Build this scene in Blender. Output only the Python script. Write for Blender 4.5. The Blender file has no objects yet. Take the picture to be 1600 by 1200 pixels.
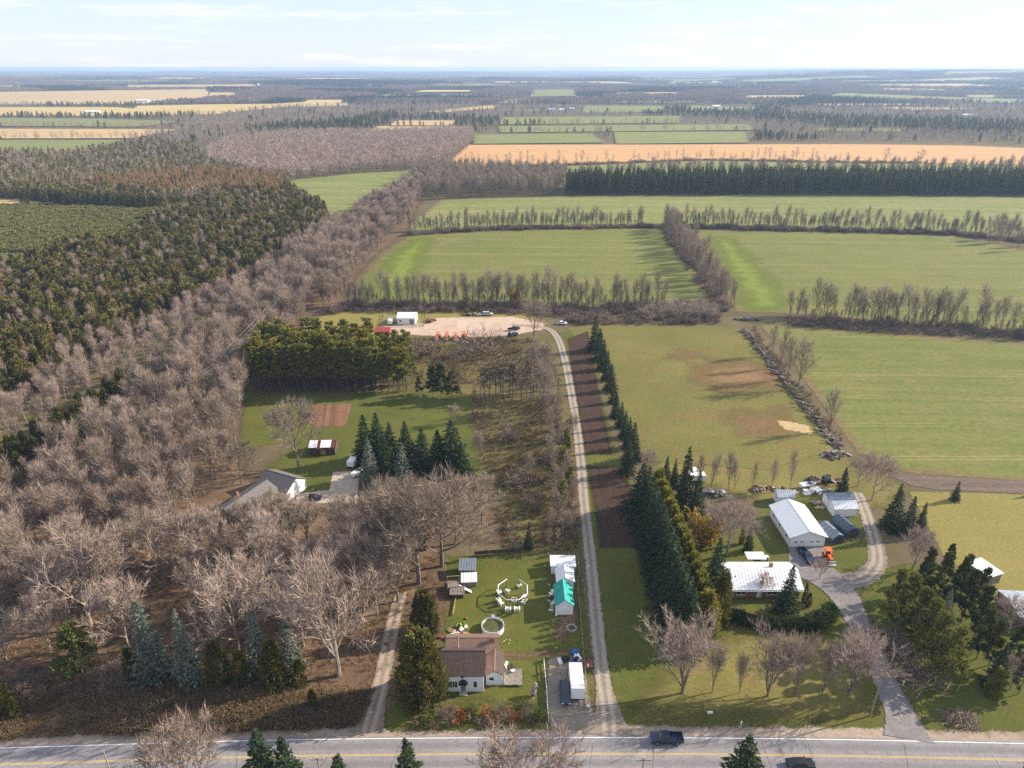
import bpy, math, random
import numpy as np
from mathutils import Vector, Matrix, noise as mnoise

# ------------------------------------------------------------------ camera, sky, sun, exposure
sc = bpy.context.scene
COL = sc.collection
F, CAMH, HORIZON = 1109.0, 108.0, 106.0           # focal length (px of a 1600 px wide frame), flying height (m), eye level (px)
PITCH = math.atan((600 - HORIZON) / F)
cam_d = bpy.data.cameras.new('camera'); cam = bpy.data.objects.new('camera', cam_d); COL.objects.link(cam)
cam.location = (0, 0, CAMH); cam.rotation_euler = (math.pi / 2 - PITCH, 0, 0)
cam_d.sensor_width = 36; cam_d.lens = F / 1600 * 36; cam_d.clip_start = 1; cam_d.clip_end = 60000
sc.camera = cam
SUN_EL, SUN_AZ = math.radians(26), math.radians(74)     # azimuth clockwise from +Y: low sun from the right, a little ahead
w = bpy.data.worlds.new('World'); sc.world = w; w.use_nodes = True
nt = w.node_tree; nt.nodes.clear()
wo = nt.nodes.new('ShaderNodeOutputWorld'); bg = nt.nodes.new('ShaderNodeBackground')
sky = nt.nodes.new('ShaderNodeTexSky'); sky.sky_type = 'NISHITA'; sky.sun_disc = False
sky.sun_elevation = SUN_EL; sky.sun_rotation = SUN_AZ; sky.altitude = 300
sky.air_density = 1.0; sky.dust_density = 0.3; sky.ozone_density = 3.0
# thin high cloud veils, everywhere in the sky
tc = nt.nodes.new('ShaderNodeTexCoord'); mp = nt.nodes.new('ShaderNodeMapping'); mp.inputs['Scale'].default_value = (3.2, 3.2, 34)
nz = nt.nodes.new('ShaderNodeTexNoise'); nz.inputs['Scale'].default_value = 2.2; nz.inputs['Detail'].default_value = 7; nz.inputs['Roughness'].default_value = .62
cr = nt.nodes.new('ShaderNodeValToRGB'); cr.color_ramp.elements[0].position = .5; cr.color_ramp.elements[1].position = .78
cr.color_ramp.elements[0].color = (0, 0, 0, 1); cr.color_ramp.elements[1].color = (.8, .8, .8, 1)
veil = nt.nodes.new('ShaderNodeMixRGB'); veil.inputs['Fac'].default_value = .62; veil.inputs['Color2'].default_value = (7.0, 7.7, 9.2, 1)   # an even thin veil over the whole sky
mx = nt.nodes.new('ShaderNodeMixRGB'); mx.inputs['Color2'].default_value = (8.6, 8.3, 9.0, 1)
nt.links.new(tc.outputs['Generated'], mp.inputs['Vector']); nt.links.new(mp.outputs[0], nz.inputs['Vector'])
nt.links.new(nz.outputs[0], cr.inputs[0]); nt.links.new(cr.outputs[0], mx.inputs['Fac']); nt.links.new(sky.outputs[0], veil.inputs['Color1']); nt.links.new(veil.outputs[0], mx.inputs['Color1'])
nt.links.new(mx.outputs[0], bg.inputs['Color']); nt.links.new(bg.outputs[0], wo.inputs[0]); bg.inputs['Strength'].default_value = .07
sun_d = bpy.data.lights.new('sun', 'SUN'); sun = bpy.data.objects.new('sun', sun_d); COL.objects.link(sun)
sun_d.energy = 5.0; sun_d.angle = math.radians(.5); sun_d.color = (1, .885, .72)
tosun = Vector((math.sin(SUN_AZ) * math.cos(SUN_EL), math.cos(SUN_AZ) * math.cos(SUN_EL), math.sin(SUN_EL)))
sun.rotation_euler = tosun.to_track_quat('Z', 'Y').to_euler(); sun.location = (200, 100, 200)
vs = sc.view_settings; vs.view_transform = 'Standard'; vs.look = 'None'; vs.exposure = 1.0; vs.gamma = 1; vs.use_curve_mapping = False
sc.cycles.use_denoising = False; sc.cycles.sample_clamp_indirect = 4; sc.cycles.sample_clamp_direct = 20; sc.cycles.transparent_max_bounces = 24; sc.cycles.max_bounces = 6; sc.cycles.volume_bounces = 1
sc.cycles.diffuse_bounces = 3; sc.cycles.glossy_bounces = 2

# ------------------------------------------------------------------ survey: photo position -> ground metres
def P(x, y, z=0.0):
    u = (x - 800) / F; v = (600 - y) / F
    dy = math.cos(PITCH) + v * math.sin(PITCH); dz = -math.sin(PITCH) + v * math.cos(PITCH)
    t = (z - CAMH) / dz
    return Vector((u * t, dy * t, z))
def PA(a):
    a = np.asarray(a, float); u = (a[:, 0] - 800) / F; v = (600 - a[:, 1]) / F
    dy = math.cos(PITCH) + v * math.sin(PITCH); dz = -math.sin(PITCH) + v * math.cos(PITCH)
    t = -CAMH / dz
    return np.stack([u * t, dy * t], 1)
def HT(Y, py):                                     # height above ground of something at distance Y seen at row py
    v = (600 - py) / F
    return CAMH + Y * (-math.sin(PITCH) + v * math.cos(PITCH)) / (math.cos(PITCH) + v * math.sin(PITCH))
def depth(x, y): return y * math.cos(PITCH) + CAMH * math.sin(PITCH)
def proj(x, y, z=0):
    d = y * math.cos(PITCH) - (z - CAMH) * math.sin(PITCH); v = y * math.sin(PITCH) + (z - CAMH) * math.cos(PITCH)
    return 800 + F * x / d, 600 - F * v / d

# ------------------------------------------------------------------ tagging
def tag(o, label=None, cat=None, group=None, kind=None):
    if label: o['label'] = label
    if cat: o['category'] = cat
    if group: o['group'] = group
    if kind: o['kind'] = kind
    return o
def empty(name, loc, rz=0):
    o = bpy.data.objects.new(name, None); COL.objects.link(o); o.location = loc; o.rotation_euler = (0, 0, rz); o.empty_display_size = .5
    return o
ONES = ['first', 'second', 'third', 'fourth', 'fifth', 'sixth', 'seventh', 'eighth', 'ninth', 'tenth', 'eleventh', 'twelfth']
def ordn(i):
    if i < 12: return ONES[i]
    n = i + 1; s = 'th' if 10 <= n % 100 <= 20 else {1: 'st', 2: 'nd', 3: 'rd'}.get(n % 10, 'th')
    return '%d%s' % (n, s)

# ------------------------------------------------------------------ materials
MATS = {}
class NT:
    def __init__(s, name):
        s.m = bpy.data.materials.new(name); s.m.use_nodes = True; s.t = s.m.node_tree; s.t.nodes.clear()
        s.out = s.n('ShaderNodeOutputMaterial'); MATS[name] = s.m
    def n(s, typ, **kw):
        x = s.t.nodes.new(typ)
        for k, v in kw.items(): setattr(x, k, v)
        return x
    def l(s, a, b): s.t.links.new(a, b)
    def math(s, op, a, b=None, clamp=False):
        x = s.n('ShaderNodeMath', operation=op); x.use_clamp = clamp
        for i, q in enumerate((a, b)):
            if q is None: continue
            if isinstance(q, (int, float)): x.inputs[i].default_value = q
            else: s.l(q, x.inputs[i])
        return x.outputs[0]
    def noise(s, vec, scale, detail=4, rough=.55):
        x = s.n('ShaderNodeTexNoise'); x.inputs['Scale'].default_value = scale; x.inputs['Detail'].default_value = detail; x.inputs['Roughness'].default_value = rough
        if vec is not None: s.l(vec, x.inputs['Vector'])
        return x.outputs[0]
    def ramp(s, fac, a, b):
        x = s.n('ShaderNodeMapRange'); x.inputs['From Min'].default_value = a; x.inputs['From Max'].default_value = b
        s.l(fac, x.inputs['Value']); return x.outputs[0]
    def mix(s, fac, a, b, mode='MIX'):
        x = s.n('ShaderNodeMixRGB', blend_type=mode)
        for i, q in ((0, fac), (1, a), (2, b)):
            if isinstance(q, (int, float)): x.inputs[i].default_value = q
            elif isinstance(q, tuple): x.inputs[i].default_value = (*q, 1)
            else: s.l(q, x.inputs[i])
        return x.outputs[0]
    def bsdf(s, col, rough=.9, spec=.2, metal=0.0):
        b = s.n('ShaderNodeBsdfPrincipled'); b.inputs['Roughness'].default_value = rough
        b.inputs['Specular IOR Level'].default_value = spec; b.inputs['Metallic'].default_value = metal
        if isinstance(col, tuple): b.inputs['Base Color'].default_value = (*col, 1)
        else: s.l(col, b.inputs['Base Color'])
        return b
    def bump(s, b, h, strength, dist):
        x = s.n('ShaderNodeBump'); x.inputs['Strength'].default_value = strength; x.inputs['Distance'].default_value = dist
        s.l(h, x.inputs['Height']); s.l(x.outputs[0], b.inputs['Normal'])
def solid(name, c, rough=.7, var=.12, scale=1.5, spec=.3, metal=0.0, streak=False):
    """a paint, metal, wood ... with mild uneven wear"""
    if name in MATS: return MATS[name]
    t = NT(name); g = t.n('ShaderNodeTexCoord'); vec = g.outputs['Object']
    if streak:
        m = t.n('ShaderNodeMapping'); m.inputs['Scale'].default_value = (1, 1, .15); t.l(vec, m.inputs[0]); vec = m.outputs[0]
    n = t.noise(vec, scale, 5, .6)
    c2 = tuple(max(0, q * (1 - 2.2 * var)) for q in c); c1 = tuple(min(1, q * (1 + var)) for q in c)
    b = t.bsdf(t.mix(t.ramp(n, .3, .7), c2, c1), rough, spec, metal); t.l(b.outputs[0], t.out.inputs[0]); return t.m
def foliage(name, ca, cb, rough=.75, trans=.25):
    """needles or twigs: each plant differs a little, clumps inside it too"""
    t = NT(name); oi = t.n('ShaderNodeObjectInfo'); g = t.n('ShaderNodeNewGeometry'); tcx = t.n('ShaderNodeTexCoord')
    n = t.math('ADD', t.math('MULTIPLY', t.noise(tcx.outputs['Object'], .55, 3, .6), .5), t.math('MULTIPLY', t.noise(tcx.outputs['Object'], 3.2, 2, .5), .5))
    f = t.math('ADD', t.math('MULTIPLY', oi.outputs['Random'], .6), t.math('MULTIPLY', t.math('SUBTRACT', n, .32), 1.5), True)
    col = t.mix(f, ca, cb)
    b = t.bsdf(col, rough, .15); tr = t.n('ShaderNodeBsdfTranslucent'); t.l(col, tr.inputs[0])
    m = t.n('ShaderNodeMixShader'); m.inputs[0].default_value = trans; t.l(b.outputs[0], m.inputs[1]); t.l(tr.outputs[0], m.inputs[2])
    t.l(m.outputs[0], t.out.inputs[0]); return t.m
def ground(name, cols, scales=(.02, .12, 1.3), edge=1.0, stripe=None, rut=None, bump=.0, contrast=1.0, margin=None, tram=None, soft=None):
    """soil / grass: cols = (low, high, accent); stripe = (angle deg, period m, strength, colour); rut = wheel tracks colour"""
    t = NT(name); g = t.n('ShaderNodeNewGeometry'); pos = g.outputs['Position']
    n1 = t.noise(pos, scales[0], 4, .55); n2 = t.noise(pos, scales[1], 5, .6); n3 = t.noise(pos, scales[2], 6, .78)
    f = t.math('ADD', t.math('MULTIPLY', t.ramp(n1, .32, .68), .5), t.math('MULTIPLY', t.ramp(n2, .3, .7), .5), True)
    col = t.mix(f, cols[0], cols[1])
    col = t.mix(t.math('MULTIPLY', t.ramp(t.noise(pos, scales[1] * 1.7, 5, .65), .5, .72), .8 * contrast, True), col, cols[2])
    if stripe:
        a, per, st, sc_ = stripe; m = t.n('ShaderNodeMapping'); m.inputs['Rotation'].default_value = (0, 0, math.radians(a)); t.l(pos, m.inputs[0])
        mm = t.n('ShaderNodeMapping'); mm.inputs['Scale'].default_value = (.006, 1 / per, 1); t.l(m.outputs[0], mm.inputs[0])
        ns = t.noise(mm.outputs[0], 1.0, 3, .65)
        m3 = t.n('ShaderNodeMapping'); m3.inputs['Scale'].default_value = (.012, 3.1 / per, 1); t.l(m.outputs[0], m3.inputs[0])
        ns2 = t.noise(m3.outputs[0], 1.0, 3, .65)
        col = t.mix(t.math('MULTIPLY', t.ramp(ns, .42, .68), st, True), col, sc_)
        col = t.mix(t.math('MULTIPLY', t.ramp(ns2, .52, .7), st * .7, True), col, sc_)
    if tram:                                        # sprayer tramlines: (angle, spacing, colour)
        m = t.n('ShaderNodeMapping'); m.inputs['Rotation'].default_value = (0, 0, math.radians(tram[0])); t.l(pos, m.inputs[0])
        sx = t.n('ShaderNodeSeparateXYZ'); t.l(m.outputs[0], sx.inputs[0])
        yy = t.math('ADD', sx.outputs['Y'], t.math('MULTIPLY', t.math('SUBTRACT', n1, .5), 14))
        fr = t.math('MULTIPLY', t.math('FRACT', t.math('DIVIDE', yy, tram[1])), tram[1])
        for c0 in (2.0, 3.9): col = t.mix(t.math('MULTIPLY', t.ramp(t.math('ABSOLUTE', t.math('SUBTRACT', fr, c0)), .42, .15), t.math('MULTIPLY', t.ramp(n2, .35, .6), .75), True), col, tram[2])
    if margin:                                      # unsown headland of dead grass round the field
        at = t.n('ShaderNodeAttribute', attribute_name='edge')
        e_ = t.math('ADD', at.outputs['Fac'], t.math('MULTIPLY', t.math('SUBTRACT', t.noise(pos, .12, 5, .7), .5), margin[0] * 2.5))
        col = t.mix(t.math('MULTIPLY', t.ramp(e_, margin[0], margin[0] * .3), .85, True), col, margin[1])
    if rut:
        at = t.n('ShaderNodeAttribute', attribute_name='u'); au = t.math('ABSOLUTE', at.outputs['Fac'])
        d = t.math('ABSOLUTE', t.math('SUBTRACT', t.math('ADD', au, t.math('MULTIPLY', t.math('SUBTRACT', n2, .5), .5)), rut[0]))
        col = t.mix(t.math('MULTIPLY', t.ramp(d, rut[1], rut[1] * .35), .8, True), col, rut[2])
    mul = t.mix(1.0, col, t.mix(t.ramp(n3, .25, .75), (.6, .6, .6), (1.34, 1.34, 1.34)), 'MULTIPLY')
    b = t.bsdf(mul, .95, .08)
    if bump: t.bump(b, t.math('ADD', n3, n2), 1.0, bump)
    if edge:
        at = t.n('ShaderNodeAttribute', attribute_name='edge')
        ne = t.noise(pos, .45 / max(edge, .3), 4, .7)
        e = t.math('ADD', at.outputs['Fac'], t.math('MULTIPLY', t.math('SUBTRACT', ne, .5), 4.0 * edge))
        fac = t.ramp(e, -.12 * edge, .35 * edge)
        if soft: fac = t.ramp(t.math('ADD', at.outputs['Fac'], t.math('MULTIPLY', t.math('SUBTRACT', t.noise(pos, 1.5 / soft, 5, .65), .5), soft * 1.6)), 0, soft)
        tr = t.n('ShaderNodeBsdfTransparent'); m = t.n('ShaderNodeMixShader'); t.l(fac, m.inputs[0]); t.l(tr.outputs[0], m.inputs[1]); t.l(b.outputs[0], m.inputs[2])
        t.l(m.outputs[0], t.out.inputs[0])
    else: t.l(b.outputs[0], t.out.inputs[0])
    return t.m

# ------------------------------------------------------------------ mesh builder
class MB:
    def __init__(s): s.v = []; s.f = []; s.m = []; s.cur = 0
    def add(s, vs, fs):
        o = len(s.v); s.v += [tuple(q) for q in vs]; s.f += [tuple(i + o for i in f) for f in fs]; s.m += [s.cur] * len(fs); return s
    def box(s, x0, x1, y0, y1, z0, z1):
        return s.add([(x0, y0, z0), (x1, y0, z0), (x1, y1, z0), (x0, y1, z0), (x0, y0, z1), (x1, y0, z1), (x1, y1, z1), (x0, y1, z1)],
                     [(3, 2, 1, 0), (4, 5, 6, 7), (0, 1, 5, 4), (1, 2, 6, 5), (2, 3, 7, 6), (3, 0, 4, 7)])
    def prism(s, poly, a0, a1, axis='y'):           # polygon in the plane across the axis, extruded along it
        n = len(poly)
        def mk(p, a): return (p[0], a, p[1]) if axis == 'y' else ((a, p[0], p[1]) if axis == 'x' else (p[0], p[1], a))
        vs = [mk(p, a0) for p in poly] + [mk(p, a1) for p in poly]
        return s.add(vs, [tuple(range(n)), tuple(range(2 * n - 1, n - 1, -1))] + [(i, i + n, (i + 1) % n + n, (i + 1) % n) for i in range(n)])
    def tube(s, pts, rad, n=6, cap=True):
        o = len(s.v); k = len(pts); pts = [Vector(p) for p in pts]
        for i, p in enumerate(pts):
            d = (pts[min(i + 1, k - 1)] - pts[max(i - 1, 0)]).normalized()
            a = d.cross(Vector((0, 0, 1)) if abs(d.z) < .95 else Vector((1, 0, 0))).normalized(); b = d.cross(a)
            for j in range(n):
                q = 2 * math.pi * j / n; s.v.append(tuple(p + (a * math.cos(q) + b * math.sin(q)) * rad[i]))
        fs = []
        for i in range(k - 1):
            for j in range(n): fs.append((o + i * n + j, o + i * n + (j + 1) % n, o + (i + 1) * n + (j + 1) % n, o + (i + 1) * n + j))
        if cap: fs += [tuple(o + j for j in range(n - 1, -1, -1)), tuple(o + (k - 1) * n + j for j in range(n))]
        s.f += fs; s.m += [s.cur] * len(fs); return s
    def bar(s, a, b, r, n=4): return s.tube([a, b], [r, r], n)
    def cyl(s, c, r, h, n=16, axis='z'):
        c = Vector(c); d = {'z': Vector((0, 0, h)), 'x': Vector((h, 0, 0)), 'y': Vector((0, h, 0))}[axis]
        return s.tube([c, c + d], [r, r], n)
    def tri(s, a, b, c): return s.add([a, b, c], [(0, 1, 2)])
    def mesh(s, name, mats):
        me = bpy.data.meshes.new(name); me.from_pydata(s.v, [], s.f)
        mats = mats if isinstance(mats, (list, tuple)) else [mats]
        for q in mats: me.materials.append(q)
        if len(mats) > 1: me.polygons.foreach_set('material_index', s.m)
        me.update(); return me
    def build(s, name, mats, parent=None, loc=None, rz=0):
        o = bpy.data.objects.new(name, s.mesh(name, mats)); COL.objects.link(o); o.parent = parent
        if loc is not None: o.location = loc; o.rotation_euler = (0, 0, rz)
        return o
def bevel(o, wd=.04, seg=2):
    m = o.modifiers.new('bevel', 'BEVEL'); m.width = wd; m.segments = seg; m.limit_method = 'ANGLE'; return o

# ------------------------------------------------------------------ ground sheets
def sdist(pts, poly):
    """signed distance (m) to a polygon, positive inside"""
    x, y = pts[:, 0], pts[:, 1]; n = len(poly); d2 = np.full(len(pts), 1e18); ins = np.zeros(len(pts), bool)
    for i in range(n):
        a, b = poly[i], poly[(i + 1) % n]; e = b - a; L2 = max(e @ e, 1e-9)
        t = np.clip(((x - a[0]) * e[0] + (y - a[1]) * e[1]) / L2, 0, 1)
        d2 = np.minimum(d2, (x - a[0] - t * e[0]) ** 2 + (y - a[1] - t * e[1]) ** 2)
        c = (a[1] > y) != (b[1] > y)
        with np.errstate(divide='ignore', invalid='ignore'):
            xi = (b[0] - a[0]) * (y - a[1]) / (b[1] - a[1]) + a[0]
        ins ^= c & (x < xi)
    return np.where(ins, 1, -1) * np.sqrt(d2)
NSH = 0
def sheet(name, px, mat, layer, res=None, label=None):
    """a patch of ground: outline given by photo positions, laid in metres, with an uneven edge"""
    poly = PA(px); lo, hi = poly.min(0), poly.max(0)
    if res is None: res = max(.6, max(hi - lo) / 90)
    nx = int((hi[0] - lo[0]) / res) + 5; ny = int((hi[1] - lo[1]) / res) + 5
    gx = lo[0] - 2 * res + np.arange(nx) * res; gy = lo[1] - 2 * res + np.arange(ny) * res
    X, Y = np.meshgrid(gx, gy); pts = np.stack([X.ravel(), Y.ravel()], 1); sd = sdist(pts, poly)
    idx = np.arange(nx * ny).reshape(ny, nx)
    q = np.stack([idx[:-1, :-1], idx[:-1, 1:], idx[1:, 1:], idx[1:, :-1]], -1).reshape(-1, 4)
    q = q[(sd[q] > -.3 * res).any(1)]
    used = np.unique(q); mp_ = np.zeros(nx * ny, int); mp_[used] = np.arange(len(used)); q = mp_[q]
    global NSH; NSH += 1; z = (.02 + .02 * layer + .0004 * NSH) if lo[1] < 600 else (.3 + .25 * layer + .004 * NSH)
    zc = np.full((len(used), 1), z)
    if hi[1] > 2300: zc += np.array([[hill(a, b) + min(3.5, max(0, (b - 2300) / 300))] for a, b in pts[used]])
    v = np.concatenate([pts[used], zc], 1)
    me = bpy.data.meshes.new(name); me.from_pydata(v.tolist(), [], q.tolist()); me.materials.append(MATS[mat])
    at = me.attributes.new('edge', 'FLOAT', 'POINT'); at.data.foreach_set('value', sd[used].astype(np.float32))
    o = bpy.data.objects.new(name, me); COL.objects.link(o); tag(o, label, kind='structure'); return o
def smooth_path(pts, n=8):
    pts = [Vector((p[0], p[1], 0)) for p in pts]; out = []
    for i in range(len(pts) - 1):
        p0, p1, p2, p3 = pts[max(i - 1, 0)], pts[i], pts[i + 1], pts[min(i + 2, len(pts) - 1)]
        for k in range(n):
            t = k / n
            out.append(.5 * ((2 * p1) + (p2 - p0) * t + (2 * p0 - 5 * p1 + 4 * p2 - p3) * t * t + (3 * p1 - p0 - 3 * p2 + p3) * t ** 3))
    out.append(pts[-1]); return out
def ribbon(name, path, widths, mat, z, margin=.6, label=None, parent=None, kind='structure'):
    """a lane of given width along a path in metres; the edge attribute frays its sides, u is the distance from its middle"""
    pts = smooth_path(path); n = len(pts); vs, fs, ed, uu = [], [], [], []
    for i, p in enumerate(pts):
        d = (pts[min(i + 1, n - 1)] - pts[max(i - 1, 0)]).normalized(); nn = Vector((-d.y, d.x, 0))
        t = i / (n - 1) * (len(widths) - 1); k = min(int(t), len(widths) - 2); hw = .5 * (widths[k] + (widths[k + 1] - widths[k]) * (t - k))
        for u in (-hw - margin, -hw, -hw * .5, 0, hw * .5, hw, hw + margin):
            q = p + nn * u; vs.append((q.x, q.y, z)); ed.append(hw - abs(u)); uu.append(u)
    for i in range(n - 1):
        for j in range(6): fs.append((i * 7 + j, i * 7 + j + 1, (i + 1) * 7 + j + 1, (i + 1) * 7 + j))
    me = bpy.data.meshes.new(name); me.from_pydata(vs, [], fs); me.materials.append(MATS[mat])
    me.attributes.new('edge', 'FLOAT', 'POINT').data.foreach_set('value', ed); me.attributes.new('u', 'FLOAT', 'POINT').data.foreach_set('value', uu)
    o = bpy.data.objects.new(name, me); COL.objects.link(o); o.parent = parent; tag(o, label, kind=kind if not parent else None); return o
# ------------------------------------------------------------------ the land
ground('open_land', ((.095, .075, .05), (.15, .12, .075), (.12, .085, .055)), (.0009, .008, .06), edge=0, contrast=.8)
ground('litter', ((.105, .068, .044), (.22, .145, .092), (.085, .07, .033)), (.04, .16, 1.3), edge=1.2, bump=.08, soft=4)
ground('lawn', ((.058, .074, .014), (.125, .128, .028), (.135, .098, .042)), (.03, .16, 1.6), edge=.9, bump=.03, contrast=.8)
ground('dry_lawn', ((.115, .112, .032), (.21, .175, .055), (.19, .13, .055)), (.03, .12, 1.3), edge=.8, bump=.04, soft=5)
ground('yellow_lawn', ((.19, .17, .05), (.26, .21, .066), (.17, .16, .05)), (.02, .1, 1.2), edge=.6, bump=.03, contrast=.5)
ground('meadow', ((.11, .112, .03), (.195, .162, .054), (.19, .115, .05)), (.016, .05, .9), edge=.8, bump=.05, stripe=(12, 6, .35, (.12, .13, .035)))
ground('rough', ((.085, .08, .028), (.17, .14, .055), (.12, .075, .04)), (.03, .16, .8), edge=1.0, bump=.12)
ground('wheat', ((.11, .13, .030), (.155, .165, .043), (.19, .165, .065)), (.006, .03, .5), edge=1.0, stripe=(2, 7, .6, (.19, .18, .065)), contrast=1.0, margin=(4, (.17, .12, .06)), tram=(2, 21, (.26, .225, .11)))
ground('wheat_bright', ((.145, .19, .03), (.175, .205, .04), (.19, .19, .06)), (.01, .04, .6), edge=5, contrast=.4, soft=14)
ground('wheat_far', ((.135, .17, .043), (.175, .195, .056), (.205, .195, .08)), (.004, .02, .2), edge=2, stripe=(3, 14, .7, (.25, .235, .10)), contrast=.9, margin=(5, (.19, .14, .07)), tram=(3, 24, (.27, .24, .12)))
ground('stubble', ((.46, .265, .12), (.55, .335, .16), (.48, .32, .16)), (.003, .02, .2), edge=2, stripe=(-2, 12, .8, (.46, .26, .12)), contrast=.6, margin=(6, (.22, .15, .07)))
ground('tan_field', ((.40, .28, .135), (.50, .36, .18), (.36, .28, .12)), (.002, .01, .1), edge=3, stripe=(0, 25, .4, (.40, .28, .13)), contrast=.5)
ground('gold_field', ((.42, .31, .12), (.52, .385, .155), (.38, .30, .12)), (.002, .01, .1), edge=3, contrast=.5)
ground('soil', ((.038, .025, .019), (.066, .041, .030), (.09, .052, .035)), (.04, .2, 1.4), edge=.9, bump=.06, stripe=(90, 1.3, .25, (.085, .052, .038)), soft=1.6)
ground('tilled', ((.19, .10, .058), (.26, .14, .08), (.12, .075, .045)), (.06, .2, 1.4), edge=.4, bump=.08, stripe=(80, 1.1, .8, (.10, .06, .04)))
ground('plough', ((.12, .085, .07), (.16, .115, .092), (.09, .065, .055)), (.04, .2, 1.2), edge=.5, bump=.06, stripe=(1, 1.6, .5, (.19, .15, .12)))
ground('pad', ((.40, .29, .22), (.52, .40, .31), (.30, .22, .16)), (.03, .12, 1.1), edge=.9, bump=.02)
ground('concrete_pad', ((.36, .29, .23), (.46, .37, .30), (.30, .24, .18)), (.05, .3, 2.2), edge=.2)
ground('gravel', ((.20, .165, .13), (.27, .225, .185), (.16, .13, .09)), (.05, .3, 2.2), edge=.5, rut=(0.8, .6, (.36, .31, .265)), bump=.02)
ground('dirt_lane', ((.20, .155, .105), (.28, .22, .165), (.30, .24, .18)), (.05, .3, 2.2), edge=.3, rut=(.8, .6, (.40, .33, .27)), bump=.02)
ground('shoulder', ((.30, .235, .185), (.38, .30, .24), (.22, .17, .12)), (.05, .3, 2.2), edge=.9, bump=.02)
ground('asphalt_drive', ((.165, .15, .15), (.225, .205, .2), (.28, .255, .24)), (.05, .25, 2.0), edge=.35)
ground('asphalt', ((.225, .21, .215), (.285, .268, .27), (.17, .16, .165)), (.02, .35, 3.0), edge=.12, rut=(1.75, .9, (.185, .175, .18)), contrast=.7)
ground('white_line', ((.72, .72, .70), (.8, .8, .78), (.5, .5, .48)), (.1, .8, 5), edge=0, contrast=.5)
ground('yellow_line', ((.62, .42, .10), (.68, .46, .12), (.4, .3, .12)), (.1, .8, 5), edge=0, contrast=.6)
ground('bare_dirt', ((.36, .25, .13), (.5, .36, .2), (.25, .2, .08)), (.05, .25, 1.5), edge=1.2)
ground('ditch', ((.12, .075, .05), (.2, .135, .085), (.10, .09, .035)), (.05, .2, 1.2), edge=.8, bump=.1, soft=1.8)
ground('swamp', ((.10, .085, .042), (.16, .125, .065), (.10, .095, .04)), (.01, .05, .3), edge=2)

def hill(x, y):
    d = math.hypot(x, y)
    s = max(0, min(1, (d - 6500) / 8500)); s = s * s * (3 - 2 * s)
    n = mnoise.noise((x / 2600, y / 3400, 3.1)) * .55 + mnoise.noise((x / 900, y / 1300, 7.7)) * .2
    r = max(0, min(1, (x / max(y, 1) - .22) / .25)); r = r * r * (3 - 2 * r)
    q = max(0, min(1, (d - 2500) / 2600)); q = q * q * (3 - 2 * q)
    und = q * (16 + 34 * mnoise.noise((x / 1700, y / 900, 5.3)) + 8 * mnoise.noise((x / 600, y / 420, 1.3)))
    return max(0, und * .8) + s * (24 + 16 * n) + r * max(0, min(1, (d - 3900) / 3000)) * (58 + 20 * n)
hill0 = hill
def hill(x, y):
    h = hill0(x, y); return h if h < 70 else 70 + 34 * (1 - math.exp(-(h - 70) / 34))
vs, fs = [], []
ys = [-400, 40, 400, 900, 1600, 2600, 3800, 5000] + [5000 + 350 * k for k in range(1, 40)]; xs = [-1.35 + 2.7 * k / 110 for k in range(111)]
for j, y in enumerate(ys):
    for u in xs:
        x = u * max(y, 900) * 1.0 + (u * 400); vs.append((x, y, hill(x, y)))
nX = len(xs)
for j in range(len(ys) - 1):
    for i in range(nX - 1): fs.append((j * nX + i, j * nX + i + 1, (j + 1) * nX + i + 1, (j + 1) * nX + i))
t = NT('far_land'); g = t.n('ShaderNodeNewGeometry'); pos = g.outputs['Position']
m = t.n('ShaderNodeMapping'); m.inputs['Scale'].default_value = (.0011, .0034, .002); t.l(pos, m.inputs[0])
m2 = t.n('ShaderNodeMapping'); m2.inputs['Scale'].default_value = (.0035, .012, .004); t.l(pos, m2.inputs[0])
sepn = t.n('ShaderNodeSeparateXYZ'); t.l(pos, sepn.inputs[0])
woods = t.mix(t.ramp(t.noise(m2.outputs[0], 1.0, 5, .6), .35, .65), (.035, .042, .024), (.115, .085, .065))
fields = t.mix(t.ramp(t.noise(m2.outputs[0], .7, 2, .5), .4, .6), (.2, .2, .07), (.4, .29, .14))
col = t.mix(t.ramp(t.noise(m.outputs[0], 1.3, 3, .6), .60, .63), woods, fields)
near = t.mix(t.ramp(t.noise(pos, .05, 5, .6), .3, .7), (.10, .08, .045), (.155, .125, .07))
col = t.mix(t.ramp(sepn.outputs['Y'], 1500, 3500), near, col)
t.l(t.bsdf(col, .95, .05).outputs[0], t.out.inputs[0])
me = bpy.data.meshes.new('ground'); me.from_pydata(vs, [], fs); me.materials.append(t.m)
for p in me.polygons: p.use_smooth = True
tag(bpy.data.objects.new('ground', me), kind='structure'); COL.objects.link(bpy.data.objects['ground'])

S = sheet
# woodland floors and wetland on the left
S('woodland_floor', [(-220, 1130), (-220, 765), (0, 765), (150, 665), (300, 540), (440, 420), (520, 358), (600, 318), (655, 285), (668, 300), (640, 360), (585, 405), (545, 455), (545, 480), (475, 492), (470, 530), (400, 560), (385, 640), (380, 700), (400, 745), (470, 770), (560, 760), (740, 735), (800, 770), (800, 850), (700, 855), (690, 1000), (640, 1090), (620, 1130)], 'litter', 0, 2.0)
S('wetland_floor', [(-220, 735), (0, 735), (150, 635), (300, 515), (440, 405), (520, 355), (480, 330), (450, 290), (300, 240), (-220, 250)], 'swamp', 0, 5)
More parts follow.
